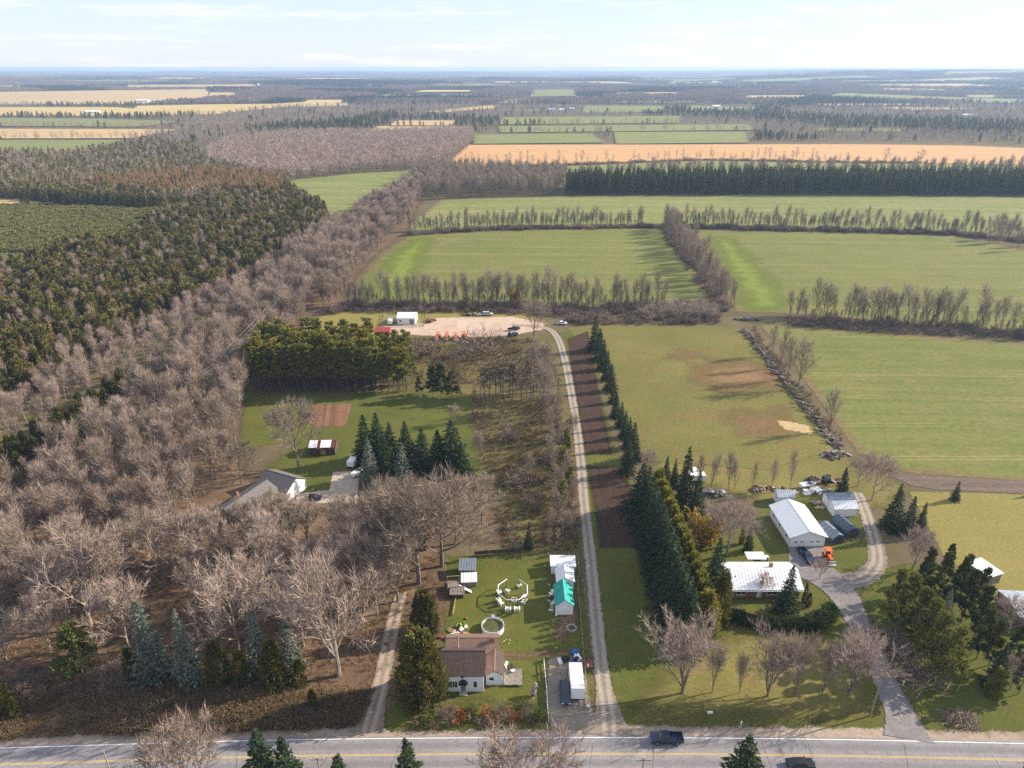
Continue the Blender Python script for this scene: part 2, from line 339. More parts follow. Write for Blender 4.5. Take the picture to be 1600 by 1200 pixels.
# near lawns
S('lawn', [(700, 868), (905, 868), (922, 1010), (928, 1100), (880, 1100), (690, 1100), (640, 1090), (690, 1000)], 'lawn', 1, .6)
S('lawn', [(374, 700), (384, 612), (720, 612), (760, 640), (770, 740), (560, 765), (470, 770), (410, 735), (470, 690)], 'lawn', 1, .8)
S('lawn', [(918, 860), (1110, 850), (1190, 780), (1340, 770), (1380, 900), (1330, 920), (1390, 1115), (1390, 1142), (960, 1142), (935, 1000)], 'lawn', 1, .7)
S('lawn', [(1330, 900), (1420, 880), (1700, 960), (1750, 1146), (1450, 1146), (1400, 1060)], 'lawn', 1, .8)
S('dry_lawn', [(1060, 1000), (1180, 975), (1320, 985), (1375, 1085), (1390, 1138), (970, 1138), (990, 1080)], 'dry_lawn', 2, .7)
S('roadside_grass', [(-220, 1160), (-220, 1090), (0, 1100), (540, 1095), (600, 1080), (690, 1100), (690, 1146), (400, 1148), (0, 1160)], 'ditch', 1, .8)
S('roadside_grass', [(600, 1110), (640, 1085), (700, 1090), (860, 1100), (860, 1142), (600, 1142)], 'lawn', 2, .6)
S('dry_grass_verge', [(1450, 1125), (1800, 1130), (1800, 1152), (1450, 1150)], 'dry_lawn', 2, .8)
S('yellow_lawn', [(1420, 768), (1700, 775), (1800, 940), (1560, 930), (1480, 880)], 'yellow_lawn', 1, .9)
S('dry_lawn', [(1000, 690), (1310, 700), (1390, 735), (1440, 770), (1400, 800), (1200, 800), (1150, 780), (1010, 740)], 'dry_lawn', 0, 1)
# rough ground between the two homesteads and the gravel yard
S('rough_meadow', [(730, 640), (870, 560), (880, 560), (905, 700), (915, 870), (800, 868), (770, 800), (745, 720)], 'rough', 1, .9)
S('rough_meadow', [(560, 520), (690, 522), (820, 525), (860, 520), (890, 560), (870, 625), (620, 620)], 'rough', 0, 1)
S('dry_clearing', [(470, 505), (520, 489), (620, 484), (820, 489), (860, 505), (820, 520), (600, 525), (560, 540), (470, 535)], 'yellow_lawn', 1, .9)
S('gravel_yard', [(592, 520), (600, 510), (660, 505), (672, 497), (800, 495), (850, 505), (850, 515), (812, 522), (760, 527), (690, 526), (640, 523)], 'pad', 3, .8)
S('grass_strip', [(868, 520), (925, 515), (935, 600), (965, 710), (1010, 800), (1050, 1000), (1000, 1100), (965, 1110), (940, 1000), (915, 800), (900, 650)], 'lawn', 1, .7)
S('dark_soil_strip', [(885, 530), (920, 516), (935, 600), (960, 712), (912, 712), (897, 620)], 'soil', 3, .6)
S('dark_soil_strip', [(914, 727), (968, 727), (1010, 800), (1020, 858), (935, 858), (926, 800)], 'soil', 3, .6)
S('garden_plot', [(484, 634), (551, 630), (540, 667), (480, 667)], 'tilled', 3, .5)
S('ploughed_strip', [(1385, 741), (1420, 742), (1600, 752), (1720, 757), (1720, 777), (1600, 772), (1470, 766), (1425, 760)], 'plough', 3, .6)
# fields
S('mown_meadow', [(885, 512), (930, 508), (1150, 510), (1165, 520), (1240, 600), (1310, 700), (1200, 735), (1010, 720), (960, 640), (925, 560)], 'meadow', 2, 1)
ground('brown_stain', ((.20, .12, .06), (.25, .15, .075), (.17, .14, .05)), (.03, .1, .9), edge=6, stripe=(12, 6, .5, (.17, .13, .05)), soft=12)
S('dry_patch', [(1080, 560), (1200, 558), (1250, 610), (1130, 620), (1060, 600)], 'brown_stain', 3, 1.2)
S('dry_patch', [(1020, 560), (1060, 540), (1120, 545), (1100, 570)], 'brown_stain', 3, 1.2)
S('dry_patch', [(1110, 640), (1230, 630), (1260, 680), (1150, 690)], 'brown_stain', 3, 1.2)
S('dirt_patch', [(1210, 655), (1262, 664), (1272, 680), (1225, 672)], 'bare_dirt', 4, .6)
S('green_field', [(1185, 505), (1300, 515), (1720, 545), (1800, 700), (1760, 757), (1600, 752), (1420, 740), (1345, 715), (1290, 640), (1240, 570)], 'wheat', 1, 1.5)
S('green_field', [(545, 470), (560, 440), (600, 395), (640, 368), (840, 358), (1035, 357), (1080, 410), (1120, 478), (900, 480), (700, 480)], 'wheat', 1, 1.6)
S('bright_field_margin', [(555, 455), (605, 392), (650, 368), (685, 372), (665, 430), (650, 472), (555, 472)], 'wheat_bright', 3, 1.6)
S('bright_field_margin', [(1098, 368), (1150, 368), (1215, 430), (1250, 485), (1190, 492), (1155, 482), (1120, 420)], 'wheat_bright', 3, 1.6)
S('green_field', [(1085, 360), (1300, 362), (1480, 366), (1620, 395), (1800, 430), (1800, 540), (1600, 520), (1240, 490), (1150, 487)], 'wheat', 1, 2)
S('green_field', [(640, 350), (690, 312), (900, 306), (1300, 304), (1600, 308), (1800, 312), (1800, 360), (1600, 365), (1500, 362), (1040, 350), (800, 352), (640, 362)], 'wheat_far', 1, 4)
S('green_field', [(445, 282), (560, 270), (645, 266), (655, 290), (640, 325), (560, 340), (500, 335), (450, 300)], 'wheat_far', 2, 3)
S('green_field', [(800, 275), (830, 262), (1100, 251), (1430, 255), (1800, 262), (1800, 275)], 'wheat_far', 1, 6)
S('stubble_field', [(690, 263), (730, 227), (1330, 226), (1500, 228), (1800, 240), (1800, 262), (1430, 256), (1100, 251), (830, 261)], 'stubble', 2, 6)
FIELDS = [  # farther fields: outline, crop
    ([(738, 226), (740, 211), (925, 209), (945, 224)], 'wheat_far'), ([(962, 226), (958, 207), (1165, 207), (1172, 224)], 'wheat_far'),
    ([(780, 208), (778, 198), (1168, 195), (1180, 204)], 'wheat_far'), ([(778, 195), (785, 184), (1062, 182), (1062, 193)], 'wheat_far'),
    ([(905, 177), (915, 166), (1035, 166), (1040, 176)], 'wheat_far'), ([(578, 211), (590, 198), (735, 199), (720, 209)], 'tan_field'),
    ([(608, 197), (620, 189), (712, 189), (705, 197)], 'tan_field'), ([(660, 175), (770, 165), (775, 170), (690, 177)], 'tan_field'),
    ([(828, 153), (835, 139), (905, 139), (900, 152)], 'wheat_far'), ([(1278, 206), (1270, 201), (1410, 202), (1410, 207)], 'wheat_far'),
    ([(1285, 156), (1310, 149), (1590, 157), (1580, 163), (1400, 160)], 'wheat_far'), ([(1150, 158), (1170, 152), (1260, 152), (1260, 158)], 'gold_field'),
    ([(-250, 245), (-250, 222), (0, 220), (208, 220), (110, 246)], 'wheat_far'), ([(-250, 218), (-250, 201), (0, 202), (285, 203), (205, 217)], 'tan_field'),
    ([(-250, 197), (-250, 184), (150, 186), (285, 190), (225, 199)], 'wheat_far'), ([(-250, 180), (-250, 168), (180, 168), (300, 178), (190, 182)], 'gold_field'),
    ([(195, 180), (215, 166), (320, 164), (425, 163), (540, 157), (545, 166), (440, 168), (330, 180)], 'gold_field'),
    ([(-250, 164), (-250, 150), (0, 149), (180, 146), (330, 144), (320, 160), (180, 164)], 'tan_field'), ([(190, 142), (200, 137), (400, 138), (405, 143)], 'tan_field'),
    ([(320, 155), (330, 149), (370, 149), (368, 156)], 'tan_field'), ([(470, 164), (480, 157), (545, 157), (540, 163)], 'gold_field'),
    ([(1070, 173), (1080, 166), (1180, 168), (1180, 174)], 'wheat_far'), ([(1470, 131), (1480, 127), (1620, 127), (1620, 131)], 'wheat_far'),
    ([(1040, 135), (1050, 131), (1130, 131), (1130, 135)], 'wheat_far'), ([(960, 162), (970, 158), (1090, 158), (1090, 162)], 'wheat_far'), ([(780, 162), (780, 157), (830, 156), (835, 161)], 'tan_field')]
for px, mt in FIELDS: S({'wheat_far': 'green_field', 'tan_field': 'tan_field', 'gold_field': 'stubble_field'}[mt], px, mt, 3, max(6, (PA(px).max(0) - PA(px).min(0)).max() / 70))
rf = random.Random(12); MORE = []; boxes = []
for _ in range(900):
    D_ = 2100 * math.exp(rf.random() * 1.28); u_ = rf.uniform(-.8, .8); a_, b_ = rf.uniform(140, 480) * (D_ / 3000) ** .5, rf.uniform(120, 300) * (D_ / 2600)
    px_, py_ = proj(u_ * D_, D_)
    if px_ < 560 and py_ > 150: continue
    bb = (u_ * D_ - a_, u_ * D_ + a_, D_ - b_ / 2, D_ + b_ / 2)
    if any(bb[0] < o[1] + 60 and bb[1] > o[0] - 60 and bb[2] < o[3] + 90 and bb[3] > o[2] - 90 for o in boxes) or len(boxes) > 62: continue
    if any((sdist(np.array([[x_, y_] for x_ in np.linspace(bb[0], bb[1], 5) for y_ in np.linspace(bb[2], bb[3], 3)]), PA(q)) > -40).any() for q, _ in FIELDS): continue
    boxes.append(bb); cs = [(bb[0], bb[2]), (bb[1], bb[2] + rf.uniform(-60, 60)), (bb[1] - rf.uniform(0, 90), bb[3]), (bb[0] + rf.uniform(0, 60), bb[3] + rf.uniform(-40, 40))]
    MORE.append(([proj(*c_) for c_ in cs], rf.choice(['wheat_far', 'wheat_far', 'wheat_far', 'tan_field', 'gold_field', 'pale_field'])))
ground('pale_field', ((.27, .25, .11), (.34, .30, .14), (.30, .24, .13)), (.002, .01, .1), edge=3, contrast=.5)
for px, mt in MORE: S({'wheat_far': 'green_field', 'tan_field': 'tan_field', 'gold_field': 'stubble_field', 'pale_field': 'pale_field'}[mt], px, mt, 3, 40)
ground('young_rows', ((.10, .11, .03), (.145, .145, .042), (.15, .12, .05)), (.006, .03, .4), edge=2, stripe=(28, 4.0, .6, (.07, .085, .025)))
S('plantation_ground', [(-250, 400), (-250, 318), (0, 320), (255, 326), (235, 355), (190, 390), (0, 398)], 'young_rows', 2, 4)
S('tan_clearing', [(-250, 321), (-250, 309), (0, 310), (92, 314), (90, 321)], 'tan_field', 3, 4)
S('tan_clearing', [(-250, 440), (-250, 405), (0, 405), (40, 400), (60, 415), (30, 440)], 'ditch', 3, 3)

# roads and lanes
ROAD = [(-260, 78.5), (-150, 81.8), (-89, 83.6), (-45, 85.1), (0, 85.7), (45, 85.5), (89, 84.5), (150, 82.6), (260, 78.5)]
ribbon('road_shoulder', ROAD, [11.4, 11.8], 'shoulder', .06, 1.2)
road = ribbon('road', ROAD, [7.3, 7.3], 'asphalt', .12, .3)
def offs(path, d):
    pts = [Vector((p[0], p[1], 0)) for p in path]; out = []
    for i, p in enumerate(pts):
        t_ = (pts[min(i + 1, len(pts) - 1)] - pts[max(i - 1, 0)]).normalized(); out.append((p.x - t_.y * d, p.y + t_.x * d))
    return out
for d, mt in ((3.25, 'white_line'), (-3.25, 'white_line'), (.12, 'yellow_line'), (-.14, 'yellow_line')):
    ribbon('edge_line' if mt[0] == 'w' else 'centre_line', offs(ROAD, d), [.15 if mt[0] == 'w' else .1] * 2, mt, .128, .001, parent=road)
ground('tar', ((.05, .048, .05), (.08, .075, .078), (.10, .10, .10)), (.1, .8, 5), edge=.04)
rt = random.Random(4)
for k in range(14):
    x_ = -84 + 12.5 * k + rt.uniform(-4, 4); y_ = 85.7 - .00027 * x_ * x_; d_ = rt.uniform(-2.5, 2.5); l_ = rt.choice((3.4, 3.4, 1.6))
    ribbon('tar_seam', [(x_, y_ + l_), (x_ + d_ * .4 + rt.uniform(-.4, .4), y_ + .6), (x_ + d_, y_ - 3.3)], [.09, .09], 'tar', .1262, .05, parent=road)
def path(px): return [tuple(P(*q)[:2]) for q in px]
DRIVE = path([(800, 508), (835, 510), (858, 515), (872, 530), (882, 560), (890, 600), (900, 660), (907, 720), (913, 790), (922, 870), (930, 950), (938, 1030), (945, 1080), (950, 1115), (952, 1150)])
ribbon('gravel_drive', DRIVE, [3.0, 3.2, 3.3, 3.3, 3.2, 3.1, 3.0, 3.0, 3.0, 3.0, 3.0, 3.0, 3.3, 5.0, 9.5], 'gravel', .13, .9)
ribbon('dirt_lane', path([(628, 925), (618, 960), (607, 1010), (597, 1060), (587, 1100), (575, 1145)]), [2.4, 3.2, 3.2, 3.2, 3.6, 6], 'dirt_lane', .13, .9)
ribbon('asphalt_drive', path([(1240, 880), (1285, 900), (1320, 935), (1345, 985), (1370, 1030), (1392, 1085), (1408, 1120), (1420, 1156)]), [9, 9, 6.5, 4.4, 4.3, 4.8, 5.5, 8.5], 'asphalt_drive', .15, .6)
ribbon('gravel_lane', path([(1340, 770), (1352, 800), (1365, 840), (1370, 880), (1345, 905), (1300, 908)]), [3, 3.4, 3.8, 4.5, 5, 6], 'gravel', .13, .9)
S('parking_apron', [(1232, 855), (1290, 855), (1295, 880), (1310, 900), (1290, 915), (1250, 900), (1232, 880)], 'asphalt_drive', 4, .5)
S('gravel_apron', [(858, 1025), (910, 1025), (918, 1080), (925, 1110), (950, 1140), (860, 1142), (852, 1090)], 'gravel', 3, .5)
S('concrete_drive', [(462, 772), (515, 766), (520, 738), (562, 736), (558, 787), (464, 787)], 'concrete_pad', 3, .5)
S('dark_soil_patch', [(745, 1018), (870, 1014), (905, 1014), (905, 1028), (800, 1034), (745, 1032)], 'ditch', 3, .5)
S('brown_garden', [(690, 1003), (712, 930), (690, 900), (665, 920), (672, 1000)], 'litter', 2, .5)
S('bare_soil', [(880, 1008), (912, 965), (905, 935), (868, 965), (860, 1000)], 'ditch', 2, .5)
# ------------------------------------------------------------------ plants
solid('bark', (.20, .165, .135), .9, .25, 1.2); solid('pale_bark', (.34, .28, .235), .9, .3, 1.0); solid('dark_bark', (.10, .078, .062), .9, .25, 1.2)
foliage('twigs_rosy', (.20, .145, .118), (.46, .36, .30), .85, .12)
foliage('twigs_grey', (.18, .14, .105), (.40, .325, .255), .85, .12)
foliage('twigs_dark', (.125, .09, .074), (.275, .205, .165), .85, .1)
foliage('weeds', (.13, .085, .05), (.27, .19, .10), .85, .2)
foliage('red_shrub', (.25, .075, .03), (.36, .15, .05), .8, .25)
foliage('green_shrub', (.06, .08, .02), (.12, .13, .035), .8, .25)
foliage('spruce_needles', (.016, .035, .016), (.04, .062, .024), .7, .15)
foliage('blue_needles', (.085, .105, .085), (.17, .19, .15), .7, .15)
foliage('cedar_leaves', (.055, .06, .014), (.15, .13, .03), .75, .25)
foliage('swamp_leaves', (.05, .06, .017), (.23, .195, .052), .75, .25)
foliage('gold_cedar', (.13, .145, .018), (.27, .24, .032), .75, .3)
foliage('pine_needles', (.08, .092, .02), (.21, .20, .04), .7, .25)
foliage('yellow_pine', (.10, .11, .02), (.27, .23, .035), .7, .3)
foliage('dark_pine', (.036, .052, .016), (.105, .118, .03), .7, .2)
foliage('plantation_needles', (.035, .058, .020), (.10, .115, .036), .7, .2)
foliage('larch_needles', (.26, .15, .06), (.40, .24, .10), .8, .3)
foliage('gold_leaves', (.24, .15, .025), (.36, .24, .04), .8, .3)
foliage('hedge_leaves', (.030, .048, .012), (.065, .085, .022), .75, .2)
foliage('dead_needles', (.17, .125, .085), (.26, .20, .14), .85, .15)

def perp(d, R):
    a = Vector((R.gauss(0, 1), R.gauss(0, 1), R.gauss(0, 1))); a -= d * a.dot(d); return a.normalized()
def bare(seed, H=18., fork=.55, up=.5, ang=(.5, .85), nl=8, ntw=15, tw=.034, limb=.42, first=.3, r0=.3, tl=1.0, tu=.22, deep=3):
    R = random.Random(seed); L = MB(); T = MB()
    def twigs(pts, n, ln):
        for _ in range(n):
            k = R.uniform(.15, len(pts) - 1.001); i = int(k); p = pts[i].lerp(pts[i + 1], k - i)
            d = ((pts[i + 1] - pts[i]).normalized() * .75 + Vector((R.gauss(0, .5), R.gauss(0, .5), R.gauss(tu, .35)))).normalized()
            l = ln * R.uniform(.5, 1.25); l *= tl; s = perp(d, R) * tw * R.uniform(.7, 1.3) * .5
            T.tri(p - s, p + s, p + d * l)
    def grow(p, d, l, r, lev):
        pts = [p.copy()]; rad = [r]; n = (6, 5, 4, 3)[lev]
        for k in range(n):
            j = (.04, .10, .14, .16)[lev]
            d = (d + Vector((R.gauss(0, j), R.gauss(0, j), (0, up * .17, up * .12, up * .08)[lev] + R.gauss(0, j * .4)))).normalized()
            p = p + d * (l / n); pts.append(p.copy()); rad.append(max((.05, .04, .03, .018)[lev], r * (1 - .78 * (k + 1) / n)))
        L.tube(pts, rad, (6, 5, 3, 3)[lev], False)
        if lev < deep:
            nc = (nl, 6, 5)[lev]; ph = R.uniform(0, 6.28)
            for i in range(nc):
                t_ = (first if lev == 0 else .25) + (1 - (first if lev == 0 else .25)) * (i + R.uniform(.1, .9)) / nc
                k = min(t_ * n, n - .001); q = pts[int(k)].lerp(pts[int(k) + 1], k - int(k)); dd = (pts[int(k) + 1] - pts[int(k)]).normalized()
                a = ph + i * 2.4 + R.gauss(0, .3); s = dd.cross(Vector((math.cos(a), math.sin(a), .13))).normalized()
                g = R.uniform(*ang) if lev == 0 else R.uniform(.4, .85)
                cd = (dd * math.cos(g) + s * math.sin(g)).normalized()
                cl = (limb * H * (1.12 - .55 * t_) if lev == 0 else l * R.uniform(.42, .62) * (1.1 - .4 * t_))
                grow(q, cd, cl, max(.018, rad[int(k)] * (.6 if lev == 0 else .55)), lev + 1)
        if lev == deep: twigs(pts, ntw, H * .058)
        if lev == deep - 1: twigs(pts, ntw // 2, H * .055)
        if lev == 1 and deep == 3: twigs(pts[2:], ntw // 3, H * .05)
    grow(Vector((0, 0, -.2)), Vector((R.gauss(0, .04), R.gauss(0, .04), 1)).normalized(), H * fork, r0, 0)
    zs = max(q[2] for q in T.v); k = H / zs
    for M in (L, T): M.v = [(a * k, b * k, c * k) for a, b, c in M.v]
    return L, T
def spruce(seed, H=15., R0=2.9, pw=.85, base=.04, step=.034, size=1.0, gap=0.0, droop=.28):
    R = random.Random(seed); L = MB(); T = MB()
    L.tube([(0, 0, -.2), (0, 0, H * .5), (0, 0, H * .97)], [H * .014, H * .009, .02], 6)
    z = base * H
    while z < H * .99:
        t_ = z / H; rr = R0 * (1 - (t_ - base) / (1 - base)) ** pw + .12; nb = int(6 + 6 * (1 - t_))
        for b in range(nb):
            if R.random() < gap: continue
            a = b * 6.283 / nb + R.uniform(-.3, .3); r = rr * R.uniform(.72, 1.14); o = Vector((math.cos(a), math.sin(a), 0)); sd = Vector((-o.y, o.x, 0))
            m = int(4 + 9 * r / R0); dz = R.uniform(-.3, .3)
            for k in range(m):
                s = r * (.18 + .82 * (k + R.random()) / m); wd = .32 * (r - s) + .18
                c = o * s + sd * R.uniform(-wd, wd) + Vector((0, 0, z + dz - droop * s + .05 * s * s + R.uniform(-.18, .18)))
                l = size * R.uniform(.45, .85) * (.55 + .45 * r / R0); d = (o * .8 + sd * R.uniform(-.7, .7) + Vector((0, 0, R.uniform(-.5, .25)))).normalized()
                q = perp(d, R) * l * .36
                T.tri(c - q - d * l * .4, c + q - d * l * .4, c + d * l * .7)
        z += H * step * R.uniform(.8, 1.2)
    T.tri((-.12, 0, H * .94), (.12, 0, H * .94), (0, 0, H)); T.tri((0, -.12, H * .94), (0, .12, H * .94), (0, 0, H))
    return L, T
def cedar(seed, H=10., R0=2.0, n=95, lean=.0, per=34, top=.6, size=1.0):
    R = random.Random(seed); L = MB(); T = MB()
    L.tube([(0, 0, -.2), (0, 0, H * .8)], [.16, .04], 6)
    for _ in range(n):
        t_ = R.random() ** 1.15 * .96; r = R0 * (1 - t_) ** top * min(1, .55 + t_ * 3.5) * R.uniform(.62, 1.08); a = R.uniform(0, 6.28)
        c = Vector((math.cos(a) * r, math.sin(a) * r, H * (.03 + t_ * .93))); cr_ = R.uniform(.35, .75) * (1.1 - .5 * t_)
        for _k in range(per):
            p = c + Vector((R.gauss(0, cr_ * .5), R.gauss(0, cr_ * .5), R.gauss(0, cr_ * .95)))
            if p.z > H: p.z = H - R.random() * .3
            d = (Vector((p.x, p.y, 0)).normalized() * .5 + Vector((R.gauss(0, .35), R.gauss(0, .35), .9))).normalized()
            l = size * R.uniform(.25, .55); q = perp(d, R) * l * .36; T.tri(p - q, p + q, p + d * l)
    return L, T
def pine(seed, H=14., R0=3.0, first=.3, nl=11, per=70, size=1.0, pw=.7, dead=0):
    R = random.Random(seed); L = MB(); T = MB()
    lean = Vector((R.gauss(0, .02), R.gauss(0, .02), 1))
    L.tube([(0, 0, -.2), lean * H * .5, lean * H * .95], [H * .013, H * .01, .03], 6)
    for i in range(nl):
        t_ = first + (1 - first) * (i + R.uniform(.2, .8)) / nl; r = R0 * (1.08 - (t_ - first) / (1 - first)) ** pw
        for b in range(R.randint(4, 6)):
            a = R.uniform(0, 6.28); ln = r * R.uniform(.6, 1.12); o = Vector((math.cos(a), math.sin(a), R.uniform(.1, .4))).normalized()
            p0 = lean * (H * t_); p1 = p0 + o * ln; L.bar(p0, p1, .03, 3)
            for c_ in (.5, .78, 1.0):
                c = p0 + o * ln * c_; cr_ = R.uniform(.35, .6) * (.7 + .3 * r / R0)
                for _ in range(per // 9):
                    p = c + Vector((R.gauss(0, cr_ * .7), R.gauss(0, cr_ * .7), R.gauss(.1, cr_ * .35)))
                    d = (o * .6 + Vector((R.gauss(0, .5), R.gauss(0, .5), R.gauss(.5, .4)))).normalized(); l = size * R.uniform(.4, .8); q = perp(d, R) * l * .34
                    T.tri(p - q, p + q, p + d * l)
    for i in range(dead):
        t_ = R.uniform(.08, first); a = R.uniform(0, 6.28); p0 = lean * (H * t_); p1 = p0 + Vector((math.cos(a), math.sin(a), R.uniform(-.25, .1))) * R.uniform(.8, 2.0); L.bar(p0, p1, .03, 3)
    p = lean * H
    for _ in range(16): d = Vector((R.gauss(0, .4), R.gauss(0, .4), 1)).normalized(); q = perp(d, R) * .16; c = p + Vector((R.gauss(0, .15), R.gauss(0, .15), -R.random() * .9)); T.tri(c - q, c + q, c + d * .5)
    return L, T
def bush(seed, H=2., W=1.4, n=260, tw=.03, leaf=0):
    R = random.Random(seed); L = MB(); T = MB()
    for i in range(9):
        a = R.uniform(0, 6.28); e = Vector((math.cos(a) * W * R.uniform(.3, .9), math.sin(a) * W * R.uniform(.3, .9), H * R.uniform(.6, .95)))
        p0 = Vector((e.x * .15, e.y * .15, -.1)); m_ = p0.lerp(e, .5) + Vector((0, 0, H * .08)); L.tube([p0, m_, e], [.03, .02, .008], 3, False)
        for k in range(n // 9):
            t_ = R.uniform(.12, 1); p = p0.lerp(e, t_) + Vector((R.gauss(0, .16 * W), R.gauss(0, .16 * W), R.gauss(0, .05 * H)))
            d = (Vector((e.x, e.y, e.z * .8)).normalized() * .6 + Vector((R.gauss(0, .5), R.gauss(0, .5), R.gauss(.4, .4)))).normalized()
            l = (leaf or H * .28) * R.uniform(.5, 1.2); q = perp(d, R) * (leaf * .35 if leaf else tw * .5)
            if p.z < 0: p.z = .05
            T.tri(p - q, p + q, p + d * l)
    return L, T
class Kind:
    """a stock of shapes for one kind of plant: separate trunk and crown for the single ones, both in one mesh for the masses"""
    def __init__(s, name, shapes, H, bark, crown):
        s.name = name; s.H = H; s.tr, s.cr, s.both = [], [], []
        for L, T in shapes:
            s.tr.append(L.mesh('trunk', MATS[bark])); s.cr.append(T.mesh('crown', MATS[crown]))
            J = MB(); J.add(L.v, L.f); J.cur = 1; J.add(T.v, T.f)
            for f_ in (J,): s.both.append(bpy.data.objects.new(name + '_shape', J.mesh(name, [MATS[bark], MATS[crown]])))
        s.col = bpy.data.collections.new(name + '_shapes')
        for o in s.both: s.col.objects.link(o)
    def recolour(s, name, crown, bark=None):
        k = Kind.__new__(Kind); k.name = name; k.H = s.H; k.tr = []; k.cr = []; k.both = []
        for a, b, c in zip(s.tr, s.cr, s.both):
            a2 = a.copy(); b2 = b.copy(); c2 = c.data.copy()
            if bark: a2.materials[0] = MATS[bark]; c2.materials[0] = MATS[bark]
            b2.materials[0] = MATS[crown]; c2.materials[1] = MATS[crown]; k.tr.append(a2); k.cr.append(b2); k.both.append(bpy.data.objects.new(name + '_shape', c2))
        k.col = bpy.data.collections.new(name + '_shapes')
        for o in k.both: k.col.objects.link(o)
        return k
RG = random.Random(5)
def plant(K, loc, h, label, group=None, name=None, cat='tree', wide=1.0, var=None):
    o = empty(name or K.name, (loc[0], loc[1], .03), RG.uniform(0, 6.28)); s = h / K.H; sw = s * wide
    o.scale = (sw * RG.uniform(.92, 1.08), sw * RG.uniform(.92, 1.08), s); i = RG.randrange(len(K.tr)) if var is None else var
    for nm, me in (('trunk', K.tr[i]), ('crown', K.cr[i])):
        c = bpy.data.objects.new(nm, me); COL.objects.link(c); c.parent = o
    tag(o, label, cat, group); return o
def scatter(name, label, K, pts, cat=None, parent=None):
    """a mass of plants nobody could count: pts = rows of x, y, z, height, width factor"""
    Ks = K if isinstance(K, (list, tuple)) else [K]
    if not len(pts): return
    pts = np.asarray(pts, float); n = len(pts); rs = np.random.RandomState(len(name) * 31 + n)
    me = bpy.data.meshes.new(name); me.vertices.add(n); me.vertices.foreach_set('co', pts[:, :3].astype(np.float32).ravel())
    s = pts[:, 3] / Ks[0].H; sw = s * pts[:, 4] * rs.uniform(.85, 1.15, n)
    me.attributes.new('siz', 'FLOAT_VECTOR', 'POINT').data.foreach_set('vector', np.stack([sw, sw, s], 1).astype(np.float32).ravel())
    rot = np.zeros((n, 3), np.float32); rot[:, 2] = rs.uniform(0, 6.283, n); rot[:, :2] = rs.normal(0, .03, (n, 2))
    me.attributes.new('rot', 'FLOAT_VECTOR', 'POINT').data.foreach_set('vector', rot.ravel())
    colc = Ks[0].col
    nv = len(colc.objects)
    me.attributes.new('pick', 'INT', 'POINT').data.foreach_set('value', rs.randint(0, nv, n).astype(np.int32))
    o = bpy.data.objects.new(name, me); COL.objects.link(o)
    g = bpy.data.node_groups.new(name, 'GeometryNodeTree'); g.interface.new_socket('Geometry', in_out='INPUT', socket_type='NodeSocketGeometry'); g.interface.new_socket('Geometry', in_out='OUTPUT', socket_type='NodeSocketGeometry')
    gi = g.nodes.new('NodeGroupInput'); go = g.nodes.new('NodeGroupOutput'); ip = g.nodes.new('GeometryNodeInstanceOnPoints'); ci = g.nodes.new('GeometryNodeCollectionInfo')
    ci.inputs['Collection'].default_value = colc; ci.inputs['Separate Children'].default_value = True; ci.inputs['Reset Children'].default_value = True
    ip.inputs['Pick Instance'].default_value = True
    def att(nm, typ):
        a = g.nodes.new('GeometryNodeInputNamedAttribute'); a.data_type = typ; a.inputs['Name'].default_value = nm; return a.outputs[0]
    er = g.nodes.new('FunctionNodeEulerToRotation'); g.links.new(att('rot', 'FLOAT_VECTOR'), er.inputs[0]); g.links.new(er.outputs[0], ip.inputs['Rotation'])
    g.links.new(gi.outputs[0], ip.inputs['Points']); g.links.new(ci.outputs[0], ip.inputs['Instance']); g.links.new(att('siz', 'FLOAT_VECTOR'), ip.inputs['Scale'])
    g.links.new(att('pick', 'INT'), ip.inputs['Instance Index']); g.links.new(ip.outputs[0], go.inputs[0])
    md = o.modifiers.new('plants', 'NODES'); md.node_group = g
    tag(o, label, cat, kind='stuff'); o.parent = parent; return o
def fill(px, spacing, seed=1, world=False):
    """jittered positions inside an outline"""
    poly = np.asarray(px, float) if world else PA(px); lo, hi = poly.min(0), poly.max(0); rs = np.random.RandomState(seed)
    X, Y = np.meshgrid(np.arange(lo[0], hi[0], spacing), np.arange(lo[1], hi[1], spacing)); p = np.stack([X.ravel(), Y.ravel()], 1)
    p = p + rs.uniform(-.48, .48, p.shape) * spacing
    return p[sdist(p, poly) > 0]
def along(px, step, seed=1, jit=1.0, lat=1.0):
    a = [Vector(q) for q in PA(px)]; out = []; R = random.Random(seed)
    for i in range(len(a) - 1):
        e = a[i + 1] - a[i]; n = max(1, int(e.length / step)); nn = Vector((-e.y, e.x)).normalized()
        for k in range(n):
            q = a[i] + e * ((k + .5 + R.uniform(-.4, .4) * jit) / n) + nn * R.gauss(0, lat); out.append((q.x, q.y))
    return np.array(out)

